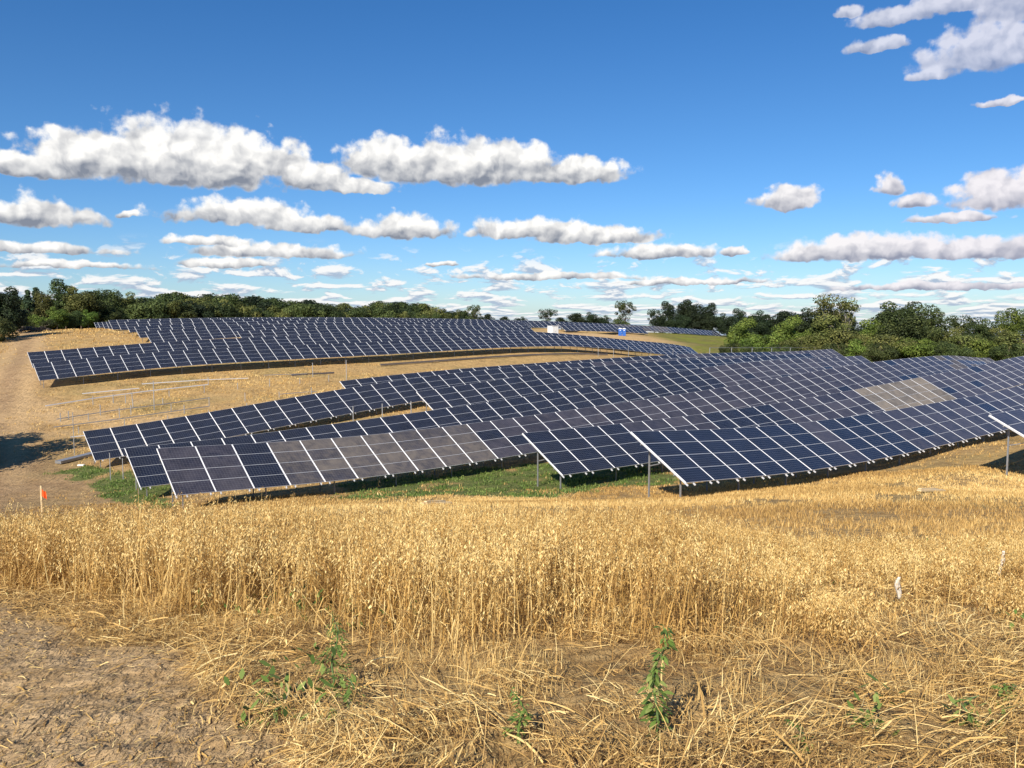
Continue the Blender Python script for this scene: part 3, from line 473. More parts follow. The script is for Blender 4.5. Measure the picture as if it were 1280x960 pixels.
PS=[(-37.1,68,3.62,'tallest thin pole, standing alone in the tree shadow at left'),(-39.3,88.5,3.2,'tall thin pole standing between the grey rails at left'),(-22.5,109.8,2.84,'tall pole in front of the far block, above the gap before the hindmost front table'),(-46.4,82.7,.9,''),(-46,83.5,.91,''),(-43.8,85.7,1.18,''),(-45.4,91.8,1,''),(-44,91.8,.91,''),(-41.1,84.3,1.08,''),(-42.2,89.7,.97,''),(-39.5,91.2,.81,''),(-28.5,56.8,2.02,'taller bare post standing in the green weeds at left'),(-27.6,56.8,1.57,'shorter bare post in the green weeds, right beside the taller one'),(-24.3,51.7,1.07,'short bare post in the weeds next to the brown dusty table'),(-35.2,86.5,.94,''),(-38.7,102.9,1.02,''),(-27.5,111.6,1.98,'bare post left of the tall pole before the far block'),(18.7,149.3,1.6,'right-hand'),(22,153.0,2.3,'right-hand'),(15.8,148.5,1.8,'right-hand'),(27.2,158.6,2.0,'right-hand'),(32.4,163,2.0,'right-hand'),(37,167,1.8,'right-hand'),(-18.3,75,1.3,'first bare post in the dark gap, from the left'),(-14.8,75,1.4,'second bare post in the dark gap, from the left'),(-12,74.5,1.5,'third bare post in the dark gap, with the bright top'),(-9.4,75,1.5,'last bare post in the dark gap, beside the table end'),(-28.6,77.7,1.69,''),(-28.9,72.8,.93,'')]
for x,y,h,lb in PS:
    z=wz(x,y); w=.07 if y>70 else .045
    if not lb: l='thin bare steel post standing in the dry grass of the unfinished strip'; gr='bare posts of the unfinished strip'
    elif lb=='right-hand': l='bare steel post in front of the right end of the far block'; gr='bare posts before the right end of the far block'
    else: l=lb; gr='single bare posts and poles'
    setp(MB().box((-w/2,-w/2,0),(w/2,w/2,1)).box((-w/2-.012,-w/2-.012,.985),(w/2+.012,w/2+.012,1.0)).obj('steel_post',M_STEEL,loc=(x,y,z-.15)),l,'post',gr).scale=(1,1,h+.15)
for b_,a0_,a1_,h_ in ((86.5,15,40,.8),(92.5,17,46,.95),(100.5,19,50,1.0)):
    a_=a0_
    while a_<a1_:
        q=E_*a_+N_*b_; z=wz(q[0],q[1]); hh=h_*random.uniform(.7,1.2)
        setp(MB().box((-.03,-.03,0),(.03,.03,1)).box((-.042,-.042,.985),(.042,.042,1.0)).obj('steel_post',M_STEEL,loc=(q[0],q[1],z-.15)),'thin bare steel post standing in the dry grass of the unfinished strip','post','bare posts of the unfinished strip').scale=(1,1,hh+.15); a_+=4.1
# bare racking behind the front block
rk=empty('bare_racking',(60,110,wz(60,110)),label='row of bare posts joined by one thin rail before the green shrubs',cat='racking')
pr=None
for i in range(9):
    a=116+i*6.2; q=E_*a+N_*91; zt=-(434.2-399.6)/1012.7*q[1]*1.003; z0=wz(q[0],q[1])-.3
    o=link('post',POST,rk); o.location=(q[0]-60,q[1]-110,z0-rk.location.z); o.scale=(1.6,1.6,zt-z0)
    c=Vector((q[0]-60,q[1]-110,zt-.03-rk.location.z))
    if pr is not None: MB().bar(pr,c,.07,.07).obj('rail',M_STEEL,rk)
    pr=c
# ------------------------------------------------------------------ cabinet, toilets, flag, boards
def cabinet():
    x,y=9.6,190.0; z=wz(x,y); t=empty('equipment_cabinet',(x,y,z),R_(38),label='white equipment cabinet standing behind the far block rows',cat='cabinet')
    MB().box((-.95,-.85,.12),(.95,.85,2.45)).obj('cabinet_body',M_WHITE,t)
    MB().box((-1.02,-.92,2.45),(1.02,.92,2.53)).obj('roof',M_WHITE,t)
    MB().box((-1,-.9,-.3),(1,.9,.118)).obj('plinth',M_STEEL,t)
    for s in (-1,1):
        d=MB().box((s*.46-.42,-.875,.25),(s*.46+.42,-.853,2.3)).obj('door',M_WHITE,t); MB().box((s*.1-.02,-.90,1.1),(s*.1+.02,-.877,1.4)).obj('handle',M_STEEL,d)
    v=MB()
    for i in range(6): v.box((.953,-.4,1.6+i*.09),(.975,.4,1.65+i*.09))
    v.obj('vent',M_STEEL,t)
cabinet()
def toilet(x,y,lab):
    z=wz(x,y)-.05; t=empty('portable_toilet',(x,y,z),R_(-8),label=lab,cat='toilet',group='portable toilets')
    MB().box((-.47,-.5,.12),(.47,.5,1.95)).obj('cabin',M_BLUE,t); MB().box((-.5,-.55,0),(.5,.55,.118)).obj('base',M_RUST,t)
    r=MB(); n=8; V=[]
    for i in range(n+1):
        w=math.pi*i/n; V+= [(-.5*math.cos(w),-.53,1.953+.24*math.sin(w)),(-.5*math.cos(w),.53,1.953+.24*math.sin(w))]
    F=[(2*i,2*i+1,2*i+3,2*i+2) for i in range(n)]+[tuple(range(0,2*n+2,2))[::-1],tuple(range(1,2*n+2,2)),(0,2*n,2*n+1,1)]
    r.add(V,F).obj('roof',M_WHITE,t)
    d=MB().box((-.36,-.53,.2),(.36,-.503,1.88)).obj('door',M_BLUE,t); MB().box((.24,-.56,1.0),(.30,-.532,1.1)).obj('handle',M_WHITE,d)
    MB().box((-.14,-.56,1.5),(.14,-.532,1.68)).obj('vent',M_WHITE,t)
toilet(29.6,222,'left of the two blue portable toilets with white roofs on the bare soil'); toilet(30.65,221.9,'right of the two blue portable toilets with white roofs on the bare soil')
def flag():
    x,y=-11.55,19.6; z=wz(x,y)-.1; t=empty('survey_stake',(x,y,z),label='wooden survey stake with an orange flag beyond the oats at left',cat='stake')
    MB().box((-.02,-.012,0),(.02,.012,.99)).box((-.006,-.013,.99),(.006,.013,1.0)).obj('stake',M_WOOD,t)
    m=simple('orange_plastic',(.95,.16,.03),.5,0,.08); V=[];F=[]
    P=[(0,0),(.03,.02),(.07,-.01),(.10,.03),(.135,.0)]
    for i,(u,w) in enumerate(P):
        top=.93-.9*u*(.9); V+=[(u-.005,-.016+w,top),(u*.95+.01,-.016+w*1.2,top-.19+.10*u),(u-.005,-.012+w,top),(u*.95+.01,-.012+w*1.2,top-.19+.10*u)]
    for i in range(len(P)-1): a=4*i; F+=[(a,a+1,a+5,a+4),(a+2,a+6,a+7,a+3)]
    MB().add(V,F).obj('flag',m,t)
flag()
for (p,q),lb in ((((-2.9,25.7),(-2.05,26.6)),'short pale board lying on the straw before the green weeds'),(((13.9,27.3),(15.4,28.5)),'pale yellow board lying in the stubble at right')):
    m=MB(); z=wz(*p)+.07; m.bar((0,0,0),(q[0]-p[0],q[1]-p[1],wz(*q)+.07-z),.16,.05).bar((.1,.15,.03),(q[0]-p[0]-.2,q[1]-p[1]+.12,wz(*q)+.1-z),.12,.04); setp(m.obj('board',M_WOOD,loc=(p[0],p[1],z)),lb,'board','pale boards on the ground')
# ------------------------------------------------------------------ ribbons: oats, straw, weeds
def ribbons(P,W,side):
    """P (N,n,3), W (N,n), side (N,3) or (N,n,3)"""
    N,n,_=P.shape
    if side.ndim==2: side=side[:,None,:]
    V=np.stack([P-side*W[...,None]*.5,P+side*W[...,None]*.5],2).reshape(-1,3)
    b=(np.arange(N)*n*2)[:,None]+(np.arange(n-1)*2)[None]; F=np.stack([b,b+1,b+3,b+2],-1).reshape(-1,4); return V,F
def pack(parts,name,mats,objname,**k):
    Vs=[];Fs=[];T=[];o=0
    for V,F,t in parts: Vs.append(V);Fs.append(F+o);T.append(t);o+=len(V)
    me=bigmesh(name,np.concatenate(Vs),np.concatenate(Fs),mats,attrs=dict(tone=np.concatenate(T))); return setp(link(objname,me),**k)
def hd(n): w=rng.random(n)*2*np.pi; return np.c_[np.cos(w),np.sin(w),np.zeros(n)]
def oat_field():
    N=150000; Y=4.0+(15.5-4.0)*rng.random(N)**.62; X=(rng.random(N)*2-1)*(Y*.72+.8)
    r=X/Y
    nearb=-.45+np.interp(r,[-.75,-.62,-.5,-.38,-.2,-.05,.05,.15,.25,.32,.42,.55,.7],[8.2,7.2,5.7,4.9,4.75,4.75,5.2,5.3,5.0,5.5,6.2,6.6,6.8])+vn(X*2.2,Y*2.2)*1.3+vn(X*.9+7,Y*.9)*1.0
    nearb=np.where((r>-.05)&(r<.12),nearb+.3,nearb)
    farb=10.8+vn(X*.6,Y*.6)*1.2
    edge=np.clip((Y-nearb)/.5,0,1)**.8; fe=np.clip((farb-Y)/.8,0,1)
    clump=np.clip(.72+vn(X*1.7+3,Y*1.7)*1.3+vn(X*6,Y*6)*1.4,.08,1)
    # lower, lodged crop to the right
    right=np.clip((r-.13+vn(X*.8,Y*.8)*.18)/.25,0,1)
    isl=np.clip((vn(X*1.6+40,Y*1.6)+.02)*6,0,1)*(r>.28)*(Y>3.6)*(Y<=nearb)*.8
    isl2=np.clip((vn(X*2.1+11,Y*2.1)-.02)*5,0,.6)*(r>-.35)*(r<.3)*(Y<=nearb)*(Y>3.5)*.8
    dens=np.maximum(np.maximum(edge*fe*clump*(1-.45*right),isl),isl2)*np.clip(1.1-.035*(Y-5),.5,1)
    keep=rng.random(N)<dens*.82; X,Y,r,right=X[keep],Y[keep],r[keep],right[keep]; n=len(X); z=gz(X,Y)
    H=(.575+.10*rng.standard_normal(n)+vn(X*1.2,Y*1.2)*.16)*(1-.50*right)*np.where(Y<nearb[keep],.55,1); H=np.clip(H,.12,.95)
    B=np.c_[X,Y,z-.01]; wd=np.maximum(.0042,.00072*Y)*(.8+.5*rng.random(n))
    tone=np.clip(.52+.22*rng.standard_normal(n)+vn(X*.9+5,Y*.9)*.35,0,1)
    lodge=np.clip(1-(Y-nearb[keep])/1.3,0,1)+np.clip(vn(X*.9+60,Y*.9)*5-1.2,0,1); lean=hd(n)*(np.abs(rng.standard_normal(n))*.12+(rng.random(n)<.15+.30*lodge)*rng.random(n)*1.1)[:,None]; lean[:,0]+=.05
    cosl=1/np.sqrt(1+(lean**2).sum(1)); U=np.c_[lean[:,0],lean[:,1],np.ones(n)]*cosl[:,None]
    bend=hd(n)*.10*H[:,None]; s=np.linspace(0,1,4)
    P=B[:,None]+U[:,None]*(H[:,None]*s[None])[...,None]+bend[:,None]*(s**2)[None,:,None]; side=hd(n)
    parts=[]; V,F=ribbons(P,wd[:,None]*np.array([1.25,1.1,.9,.5])[None],side); parts.append((V,F,np.repeat(np.clip(tone*.95,0,1),8)))
    tip=P[:,3]
    # panicle: spikelets hanging around the top
    m=17; near=Y<9
    idx=np.repeat(np.arange(n),m); q=rng.random(len(idx)); kp=near[idx]|(q<.62); idx=idx[kp]; k=len(idx)
    f=rng.random(k); base=P[idx,2]*(1-f)[:,None]*.55+tip[idx]*(1-(1-f)*.55)[:,None]; out=hd(k); rad=(.045*(1-f*.75)+.004)*(.5+rng.random(k))
    ctr=base+out*rad[:,None]+np.c_[np.zeros(k),np.zeros(k),.0*f]; ctr[:,2]-=rad*.35
    ln=(.015+.010*rng.random(k))*np.maximum(1,Y[idx]/8.5); dn=np.c_[out[:,0]*.45,out[:,1]*.45,-np.ones(k)+.9*rng.random(k)]; dn/=np.linalg.norm(dn,axis=1)[:,None]
    Pk=ctr[:,None]+dn[:,None]*(ln[:,None]*np.array([-.5,0,.5])[None])[...,None]; wk=(ln*.36)[:,None]*np.array([.35,1,.12])[None]
    V,F=ribbons(Pk,wk,hd(k)); parts.append((V,F,np.repeat(np.clip(tone[idx]+.16+.24*rng.standard_normal(k),0,1),6)))
    # dry leaves
    idx=np.repeat(np.arange(n),4); idx=idx[rng.random(len(idx))<.7]; k=len(idx); f=.15+.55*rng.random(k); st=B[idx]+(P[idx,3]-B[idx])*f[:,None]
    d=hd(k); L=.06+.12*rng.random(k); s=np.array([0,.35,.7,1.]); up=.25+.75*rng.random(k)
    Pl=st[:,None]+d[:,None]*(L[:,None]*s*.8)[...,None]; Pl[:,:,2]+=L[:,None]*(up[:,None]*s-1.25*s**2)
    sd2=np.c_[-d[:,1],d[:,0],.5*rng.standard_normal(k)]; sd2/=np.linalg.norm(sd2,axis=1)[:,None]
    V,F=ribbons(Pl,(np.maximum(.006,.0008*Y[idx]))[:,None]*np.array([.8,1,.8,.2])[None],sd2); parts.append((V,F,np.repeat(np.clip(tone[idx]+.1*rng.standard_normal(k)-.12,0,1),8)))
    pack(parts,'oats',[M_OAT],'oats',label='dense stand of ripe golden oats across the foreground',kind='stuff')

oat_field()
def litter():
    N=230000; Y=2.5+9*rng.random(N)**1.5; X=(rng.random(N)*2-1)*(Y*.72+.6); nd=near_dirt(X,Y)
    patch=np.clip(.62+vn(X*1.1+20,Y*1.1)*1.9+vn(X*4.5,Y*4.5)*1.3,.06,1)
    dens=np.where(nd>.5,.14+.25*np.clip(vn(X*3,Y*3)*3,0,1),patch)
    keep=rng.random(N)<dens*.85; X,Y,nd=X[keep],Y[keep],nd[keep]; n=len(X)
    ang=vn(X*.6+70,Y*.6)*5+rng.standard_normal(n)*.7+.2; d=np.c_[np.cos(ang),np.sin(ang),np.zeros(n)]
    L=np.where(nd>.5,.012+.07*rng.random(n)**2,.025+.23*rng.random(n)**2.2); lay=rng.random(n)**1.6*.10*np.where(nd>.5,.10,1)*(.4+patch[keep])
    s=np.linspace(-.5,.5,5); perp=np.c_[-d[:,1],d[:,0]]; c=np.c_[X,Y]
    kink=rng.standard_normal(n)*.22*(rng.random(n)<.45); bow=rng.standard_normal(n)*.10; kp=rng.uniform(-.3,.3,n)
    latr=kink[:,None]*np.abs(s[None]-kp[:,None])+bow[:,None]*(s[None]**2)*2
    Pxy=c[:,None]+d[:,None,:2]*(L[:,None]*s)[...,None]+perp[:,None]*(L[:,None]*latr)[...,None]
    z=gz(Pxy[...,0].ravel(),Pxy[...,1].ravel()).reshape(n,5); zc=z.mean(1)[:,None]*.6+z*.4; tl=rng.standard_normal(n)*.10*L+np.where(nd>.5,0,(rng.random(n)<.10)*L*.25)
    Pz=zc+.004+lay[:,None]+tl[:,None]*s*2+np.abs(tl)[:,None]*.9-(L*.18*rng.random(n))[:,None]*s**2*2
    P=np.concatenate([Pxy,Pz[...,None]],2); w=(.0018+.0020*rng.random(n)+(rng.random(n)<.06)*.005)*np.maximum(1,Y/5)
    side=np.c_[-d[:,1],d[:,0],.6*rng.standard_normal(n)]; side/=np.linalg.norm(side,axis=1)[:,None]
    V,F=ribbons(P,w[:,None]*np.array([.8,1,.9,1,.6])[None],side); tone=np.clip(.46+.30*rng.standard_normal(n)+vn(X*1.5,Y*1.5)*.3,0,1)
    pack([(V,F,np.repeat(tone,10))],'straw_litter',[M_STRAW],'straw_litter',label='trampled straw lying over the soil in front of the oats',kind='stuff')
litter()
def stubble():
    parts=[]
    def zone(N,y0,y1,wid,h,dens_fn,wmul,pw=1.0,k=5):
        Y=y0+(y1-y0)*rng.random(N)**pw; X=(rng.random(N)*2-1)*(Y*.70+1); r=dens_fn(X,Y); keep=rng.random(N)<r; X,Y=X[keep],Y[keep]
        X=np.repeat(X,k)+rng.standard_normal(len(X)*k)*.05*np.maximum(1,np.repeat(Y,k)/25); Y=np.repeat(Y,k)+rng.standard_normal(len(Y)*k)*.05*np.maximum(1,np.repeat(Y,k)/25); n=len(X)
        z=gz(X,Y); H=h*(.5+rng.random(n)); ln=hd(n)*(rng.random(n)*.7)[:,None]*H[:,None]
        B=np.c_[X,Y,z-.02]; s=np.array([0,.5,1.]); P=B[:,None]+ln[:,None]*(s**1.5)[None,:,None]; P[:,:,2]+=H[:,None]*s
        w=np.maximum(wid,wmul*Y)*(.6+.8*rng.random(n)); V,F=ribbons(P,w[:,None]*np.array([1,.8,.25])[None],hd(n)); tone=np.clip(.48+.2*rng.standard_normal(n)+vn(X*.2,Y*.2)*.6,0,1); parts.append((V,F,np.repeat(tone,6)))
    bare=lambda X,Y:(1-np.maximum(masks(X,Y)[0],masks(X,Y)[1])*.97)*(1-masks(X,Y)[2]*.8)
    zone(14000,3.3,12,.003,.10,lambda X,Y:(near_dirt(X,Y)<.3)*np.clip(.3+vn(X*2,Y*2)*2,0,1),.0006,1.0,6)
    zone(60000,10.3,46,.006,.10,lambda X,Y: bare(X,Y)*np.clip(.75+vn(X*.5,Y*.5)*1.6,0,1),.0007,.8,6)
    zone(36000,44,125,.02,.13,lambda X,Y: bare(X,Y)*np.clip(.6+vn(X*.2,Y*.2)*2,0,1)*(np.abs(X)<Y*.68),.0007,.8,5)
    zone(9000,125,215,.05,.2,lambda X,Y:(X<-Y*.3)*(1-masks(X,Y)[0]),.0008,1,5)
    pack(parts,'stubble',[M_STRAW],'stubble',label='short dry stubble and grass over the slopes',kind='stuff')
stubble()
def green_cover():
    parts=[]
    N=26000; X=-36+48*rng.random(N); Y=37+30*rng.random(N); g=masks(X,Y)[1]; keep=rng.random(N)<np.clip(g*1.5-.35,0,1)*np.clip(.45+vn(X*1.1+9,Y*1.1)*2.2,0,1); X,Y=X[keep],Y[keep]
    k=8; X=np.repeat(X,k)+rng.standard_normal(len(X)*k)*.12; Y=np.repeat(Y,k)+rng.standard_normal(len(Y)*k)*.12; n=len(X); z=gz(X,Y)
    H=.04+.17*rng.random(n)*(.6+vn(X*.5,Y*.5)*1.2); H=np.clip(H,.03,.3)
    d=hd(n); L=.05+.06*rng.random(n); s=np.array([-.5,0,.5]); c=np.c_[X,Y,z+H*rng.random(n)]; L*=.8; P=c[:,None]+d[:,None]*(L[:,None]*s)[...,None]; P[:,:,2]+=rng.standard_normal(n)[:,None]*.06*s[None]*2
    side=np.c_[-d[:,1],d[:,0],.7*rng.standard_normal(n)]; side/=np.linalg.norm(side,axis=1)[:,None]
    V,F=ribbons(P,L[:,None]*np.array([.2,.75,.2])[None],side); parts.append((V,F,np.repeat(np.clip(.5+.25*rng.standard_normal(n)+vn(X*.7,Y*.7)*.5,0,1),6)))
    pack(parts,'green_weeds',[M_GREENWEED],'green_weeds',label='low green weeds growing under the nearest table ends',kind='stuff')
    # scattered green blades between the oats
    parts=[]; N=900; Y=3.2+9*rng.random(N)**1.2; X=(rng.random(N)*2-1)*Y*.68; keep=(near_dirt(X,Y)<.6)&(vn(X*1.1+33,Y*1.1)>.16); X,Y=X[keep],Y[keep]; k=10
    X=np.repeat(X,k)+rng.standard_normal(len(X)*k)*.04; Y=np.repeat(Y,k)+rng.standard_normal(len(Y)*k)*.04; n=len(X); z=gz(X,Y); d=hd(n); H=.05+.22*rng.random(n)
    c=np.c_[X,Y,z+H*rng.random(n)]; L=.025+.04*rng.random(n); P=c[:,None]+(d*.8+np.array([0,0,.5]))[:,None]*(L[:,None]*s)[...,None]; side=np.c_[-d[:,1],d[:,0],.3*rng.standard_normal(n)]
    V,F=ribbons(P,L[:,None]*np.array([.15,.45,.1])[None],side); parts.append((V,F,np.repeat(np.clip(.45+.25*rng.standard_normal(n),0,1),6)))
    pack(parts,'ground_weeds',[M_GREENWEED],'ground_weeds',label='small green weeds scattered among the oats and straw',kind='stuff')
green_cover()
def weed_plant(x,y,h,nl,lab,spread=.09,seed=0,broad=.45,size=.055):
    nl=int(nl*2.2); size*=.72
    r=np.random.default_rng(seed); z=float(gz([x],[y])[0]); t=empty('weed_plant',(x,y,z),label=lab,cat='weed',group='green weeds in front of the oats')
    st=[Vector((0,0,-.03))]; 
    for i in range(1,7): st.append(Vector((math.sin(i*1.3+seed)*.012*i/2,math.cos(i*1.7+seed)*.01*i/2,h*i/6)))
    MB().tube(st,[.006,.0055,.005,.0045,.004,.003,.0015],6).obj('stem',simple('weed_stem',(.10,.16,.05),.6),t,True)
    P=[];W=[];S=[]
    for i in range(nl):
        f=r.random()**.8; a=r.random()*6.28; k=min(5,int(f*6)); b=st[k].lerp(st[k+1],f*6-k); d=np.array([math.cos(a),math.sin(a),0]); o=r.random()*spread*(1.15-f*.8)
        L=size*(.55+.7*r.random())*(1.25-.6*f); c=np.array(b)+d*o; up=.35-.9*r.random(); s=np.array([0,.35,.7,1.])
        p=c[None]+d[None]*(L*s)[:,None]; p[:,2]+=L*(up*s-.35*s**2); P.append(p); W.append(L*broad*np.array([.2,1,.75,.05])); sd=np.array([-d[1],d[0],(r.random()-.5)*.9]); S.append(sd/np.linalg.norm(sd))
    V,F=ribbons(np.array(P),np.array(W),np.array(S)); me=bigmesh('leaves',V,F,[M_GREENWEED],attrs=dict(tone=np.repeat(np.clip(.5+.25*r.standard_normal(nl),0,1),8))); link('leaves',me,t)
weed_plant(.57,3.08,.45,95,'tall green leafy weed standing in front of the oats at centre right',.045,1,.5,.05)
weed_plant(-.82,3.62,.36,110,'bushy dark green weed in front of the oats left of centre',.08,2,.35,.04)
weed_plant(-.70,3.38,.13,50,'low green weed at the foot of the bushy dark one',.10,9,.45,.024)
weed_plant(.03,3.02,.20,40,'small upright green weed at the bottom centre',.04,3,.4,.045)
weed_plant(1.10,2.98,.13,26,'tiny green weed at the bottom, right of the tallest one',.04,4,.4,.04)
weed_plant(2.22,3.48,.12,60,'broad-leaved green weed at the right edge',.08,5,.55,.042)
weed_plant(1.92,3.30,.14,10,'narrow green blade clump next to the broad-leaved weed at right',.02,6,.25,.09)
weed_plant(-.98,3.25,.10,40,'low sprawling weed on the dirt margin',.12,8,.35,.022)
def husk(x,y,h,lab,seed):
    z=float(gz([x],[y])[0]); r=random.Random(seed); V=[];F=[];n=9
    for i in range(n):
        s=i/(n-1); w=.024*math.sin(math.pi*(.1+.8*s))**.6; cx=.012*math.sin(5*s+seed); zz=h*s
        for k in range(5):
            a=-1.2+2.4*k/4; V.append((cx+w*math.sin(a),-.018*math.cos(a)-.02*s,zz))
    for i in range(n-1):
        for k in range(4): a=i*5+k; F.append((a,a+1,a+6,a+5))
    o=MB().add(V,F).obj('corn_husk',simple('husk',(.66,.60,.50),.8,0,.25,30),smooth=True,loc=(x,y,z+.09)); so_=o.modifiers.new('thick','SOLIDIFY'); so_.thickness=.004; setp(o,lab,'husk','pale husks in the oats')
husk(2.80,5.75,.17,'larger bleached white husk sticking up in the oats at right',1); husk(4.34,7.05,.26,'smaller bleached white husk further right, near the edge',4)
# ------------------------------------------------------------------ trees
def cards(C,Rn,sz,r):
    n=len(C); a=r.standard_normal((n,3)); nr=Rn+.55*a; nr/=np.linalg.norm(nr,axis=1)[:,None]+1e-9; t=np.cross(nr,r.standard_normal((n,3))); t/=np.linalg.norm(t,axis=1)[:,None]+1e-9; b=np.cross(nr,t)
    s=sz*(.6+.8*r.random(n)); s=s[:,None]; 
    V=np.stack([C-t*s*.5,C-b*s*.33+nr*s*.08,C+t*s*.5,C+b*s*.33+nr*s*.08],1).reshape(-1,3); F=np.arange(4*n).reshape(n,4); return V,F
def crown(seed,h,rx,zc,rz,nc,nl,cr,ls,lump=.3,open_=0.0,kind='broad',zmin=.06):
    r=np.random.default_rng(seed); C=[];N=[];T=[];limbs=[]
    for i in range(nc):
        while True:
            d=r.standard_normal(3); d/=np.linalg.norm(d); rad=r.random()**(.45 if open_<.3 else .30)
            if kind=='cone':
                zz=.08+.9*r.random()**.8; w=rx*(1-zz)**.75*(.35+.65*r.random()); a=r.random()*6.28; c=np.array([math.cos(a)*w,math.sin(a)*w,h*zz]); break
            c=np.array([d[0]*rx*rad,d[1]*rx*rad,zc+d[2]*rz*rad]); 
            if c[2]>zmin*h: break
        k=cr*(.6+.8*r.random())*(.55 if kind=='cone' else 1); limbs.append((c,k)); m=int(nl*(.6+.8*r.random()))
        v=r.standard_normal((m,3)); v/=np.linalg.norm(v,axis=1)[:,None]; q=v*k*(.72+.36*r.random(m))[:,None]*np.array([1.15,1.15,.8]); C.append(c+q); N.append(v*1.0+np.array([0,0,.35])); T.append(np.clip(.45+.7*(r.random()-.5)+.22*r.standard_normal(m)*.8,0,1))
    C=np.concatenate(C); N=np.concatenate(N); T=np.concatenate(T); V,F=cards(C,N,ls,r); return V,F,np.repeat(T,4),limbs
def trunk_mesh(h,limbs,seed,r0=.18,bark=None,top=.75):
    r=random.Random(seed); m=MB(); p=[Vector((r.uniform(-.1,.1)*i*.3,r.uniform(-.1,.1)*i*.3,-.5+(h*top+.5)*i/5)) for i in range(6)]; m.tube(p,[r0*1.3,r0,r0*.85,r0*.65,r0*.45,r0*.2],7)
    for c,k in limbs[::max(1,len(limbs)//16)]:
        z=max(.15*h,min(c[2]*.62,h*top*.9)); i=min(4,int((z+.5)/(h*top+.5)*5)); b=p[i].lerp(p[i+1],.5); mid=b.lerp(Vector(c),.55)+Vector((0,0,-.03*h)); m.tube([b,mid,Vector(c)],[r0*.4,r0*.22,r0*.07],5)
    return m.mesh('trunk',[bark or M_BARK],True)
def proto(seed,h,mat,trunk=True,bark=None,r0=.18,**k):
    V,F,T,limbs=crown(seed,h,**k); return dict(h=h,crown=bigmesh('crown',V,F,[mat],attrs=dict(tone=T)),trunk=trunk_mesh(h,limbs,seed,r0,bark),VF=(V,F,T))
PR={}
def mk(name,mats,seed,h,**k):
    PR[name]={}
    base=proto(seed,h,mats[0],**k)
    for m in mats:
        me=base['crown'].copy(); me.materials.clear(); me.materials.append(m); PR[name][m.name]=dict(h=h,crown=me,trunk=base['trunk'],VF=base['VF'])
mk('round',[L_DARK,L_MID,L_LIGHT,L_OLIVE],11,12,rx=4.6,zc=6.1,rz=5.9,nc=44,nl=250,cr=1.5,ls=.40)
mk('tall',[L_DARK,L_MID,L_LIGHT,L_OLIVE],12,14,rx=3.7,zc=7.3,rz=6.8,nc=44,nl=240,cr=1.4,ls=.40)
mk('wide',[L_DARK,L_MID,L_LIGHT,L_OLIVE],13,10,rx=5.4,zc=5.2,rz=4.7,nc=52,nl=230,cr=1.4,ls=.40)
mk('airy',[L_DARK,L_MID,L_LIGHT],14,12,rx=4.4,zc=7.8,rz=4.3,nc=34,nl=100,cr=1.0,ls=.38,open_=1,zmin=.3,r0=.22)
mk('shrub',[L_MID,L_LIGHT,L_OLIVE],15,6,rx=3.4,zc=2.7,rz=3.1,nc=36,nl=210,cr=.95,ls=.27,zmin=.02,r0=.10)
mk('upshrub',[L_MID,L_LIGHT,L_OLIVE],16,8,rx=2.7,zc=4.0,rz=3.9,nc=36,nl=210,cr=.95,ls=.27,zmin=.02,r0=.10)
mk('cone',[L_CONE],17,13,rx=2.6,zc=6,rz=6,nc=110,nl=60,cr=1.0,ls=.36,kind='cone')
mk('plume',[L_OLIVE],18,11,rx=2.6,zc=8.0,rz=2.9,nc=26,nl=90,cr=.8,ls=.34,open_=1,zmin=.4,bark=M_PALEBARK)
W2=['zeroth','first','second','third','fourth','fifth','sixth','seventh','eighth','ninth','tenth','eleventh','twelfth','thirteenth','fourteenth','fifteenth','sixteenth','seventeenth','eighteenth','nineteenth','twentieth','twenty-first','twenty-second','twenty-third','twenty-fourth','twenty-fifth']
def tree(kind,mat,az,dist,ytop,label,group,cat='tree',wide=1.0,seed=0,name=None):
    """az = tangent of the bearing, dist = metres ahead, ytop = rise of the tree top (tangent x 1000 above eye level)"""
    x=az*dist; z=wz(x,dist); top=ytop/1000*dist; p=PR[kind][mat.name]; h=max(2.5,top-z); s=h/p['h']
    t=empty(name or ('shrub' if 'shrub' in kind else 'tree'),(x,dist,z),random.Random(seed+int(x*7)).random()*6.28,label=label,cat=cat,group=group)
    for nm in('crown','trunk'): o=link(nm,p[nm],t); o.scale=(s*wide,s*wide,s)
    return t
T_=lambda px:(px-640)/1012.7
Y_=lambda py:(399.6-py)/1012.7*1000
# left stand (pixel bearings converted to true bearings and distances)
left=[(-20,345,150,'tall',L_MID),(6,352,152,'round',L_DARK),(-5,385,146,'shrub',L_MID),(22,360,196,'cone',L_CONE),(38,359,205,'cone',L_CONE),(48,356,208,'cone',L_CONE),(60,361,203,'tall',L_OLIVE),(84,346,212,'tall',L_MID),(103,353,208,'round',L_OLIVE),(122,362,214,'wide',L_MID),(130,354,222,'airy',L_MID),(142,359,226,'tall',L_MID),(160,359,226,'round',L_OLIVE),(178,373,226,'round',L_MID),(73,378,196,'round',L_LIGHT),(46,384,190,'shrub',L_LIGHT),(95,385,200,'wide',L_MID),(28,380,182,'round',L_MID),(112,382,205,'round',L_LIGHT),(140,384,212,'wide',L_MID),(60,392,190,'shrub',L_MID),(158,386,222,'wide',L_MID),(10,378,170,'wide',L_DARK)]
fr_=[q for q in left]
fr_.sort(key=lambda q:q[0])
names={'tall':'tall broadleaf tree','round':'round-crowned tree','wide':'spreading tree','airy':'open-crowned tree','cone':'dark pointed conifer','shrub':'low bush','upshrub':'tall bush'}
cnt={}
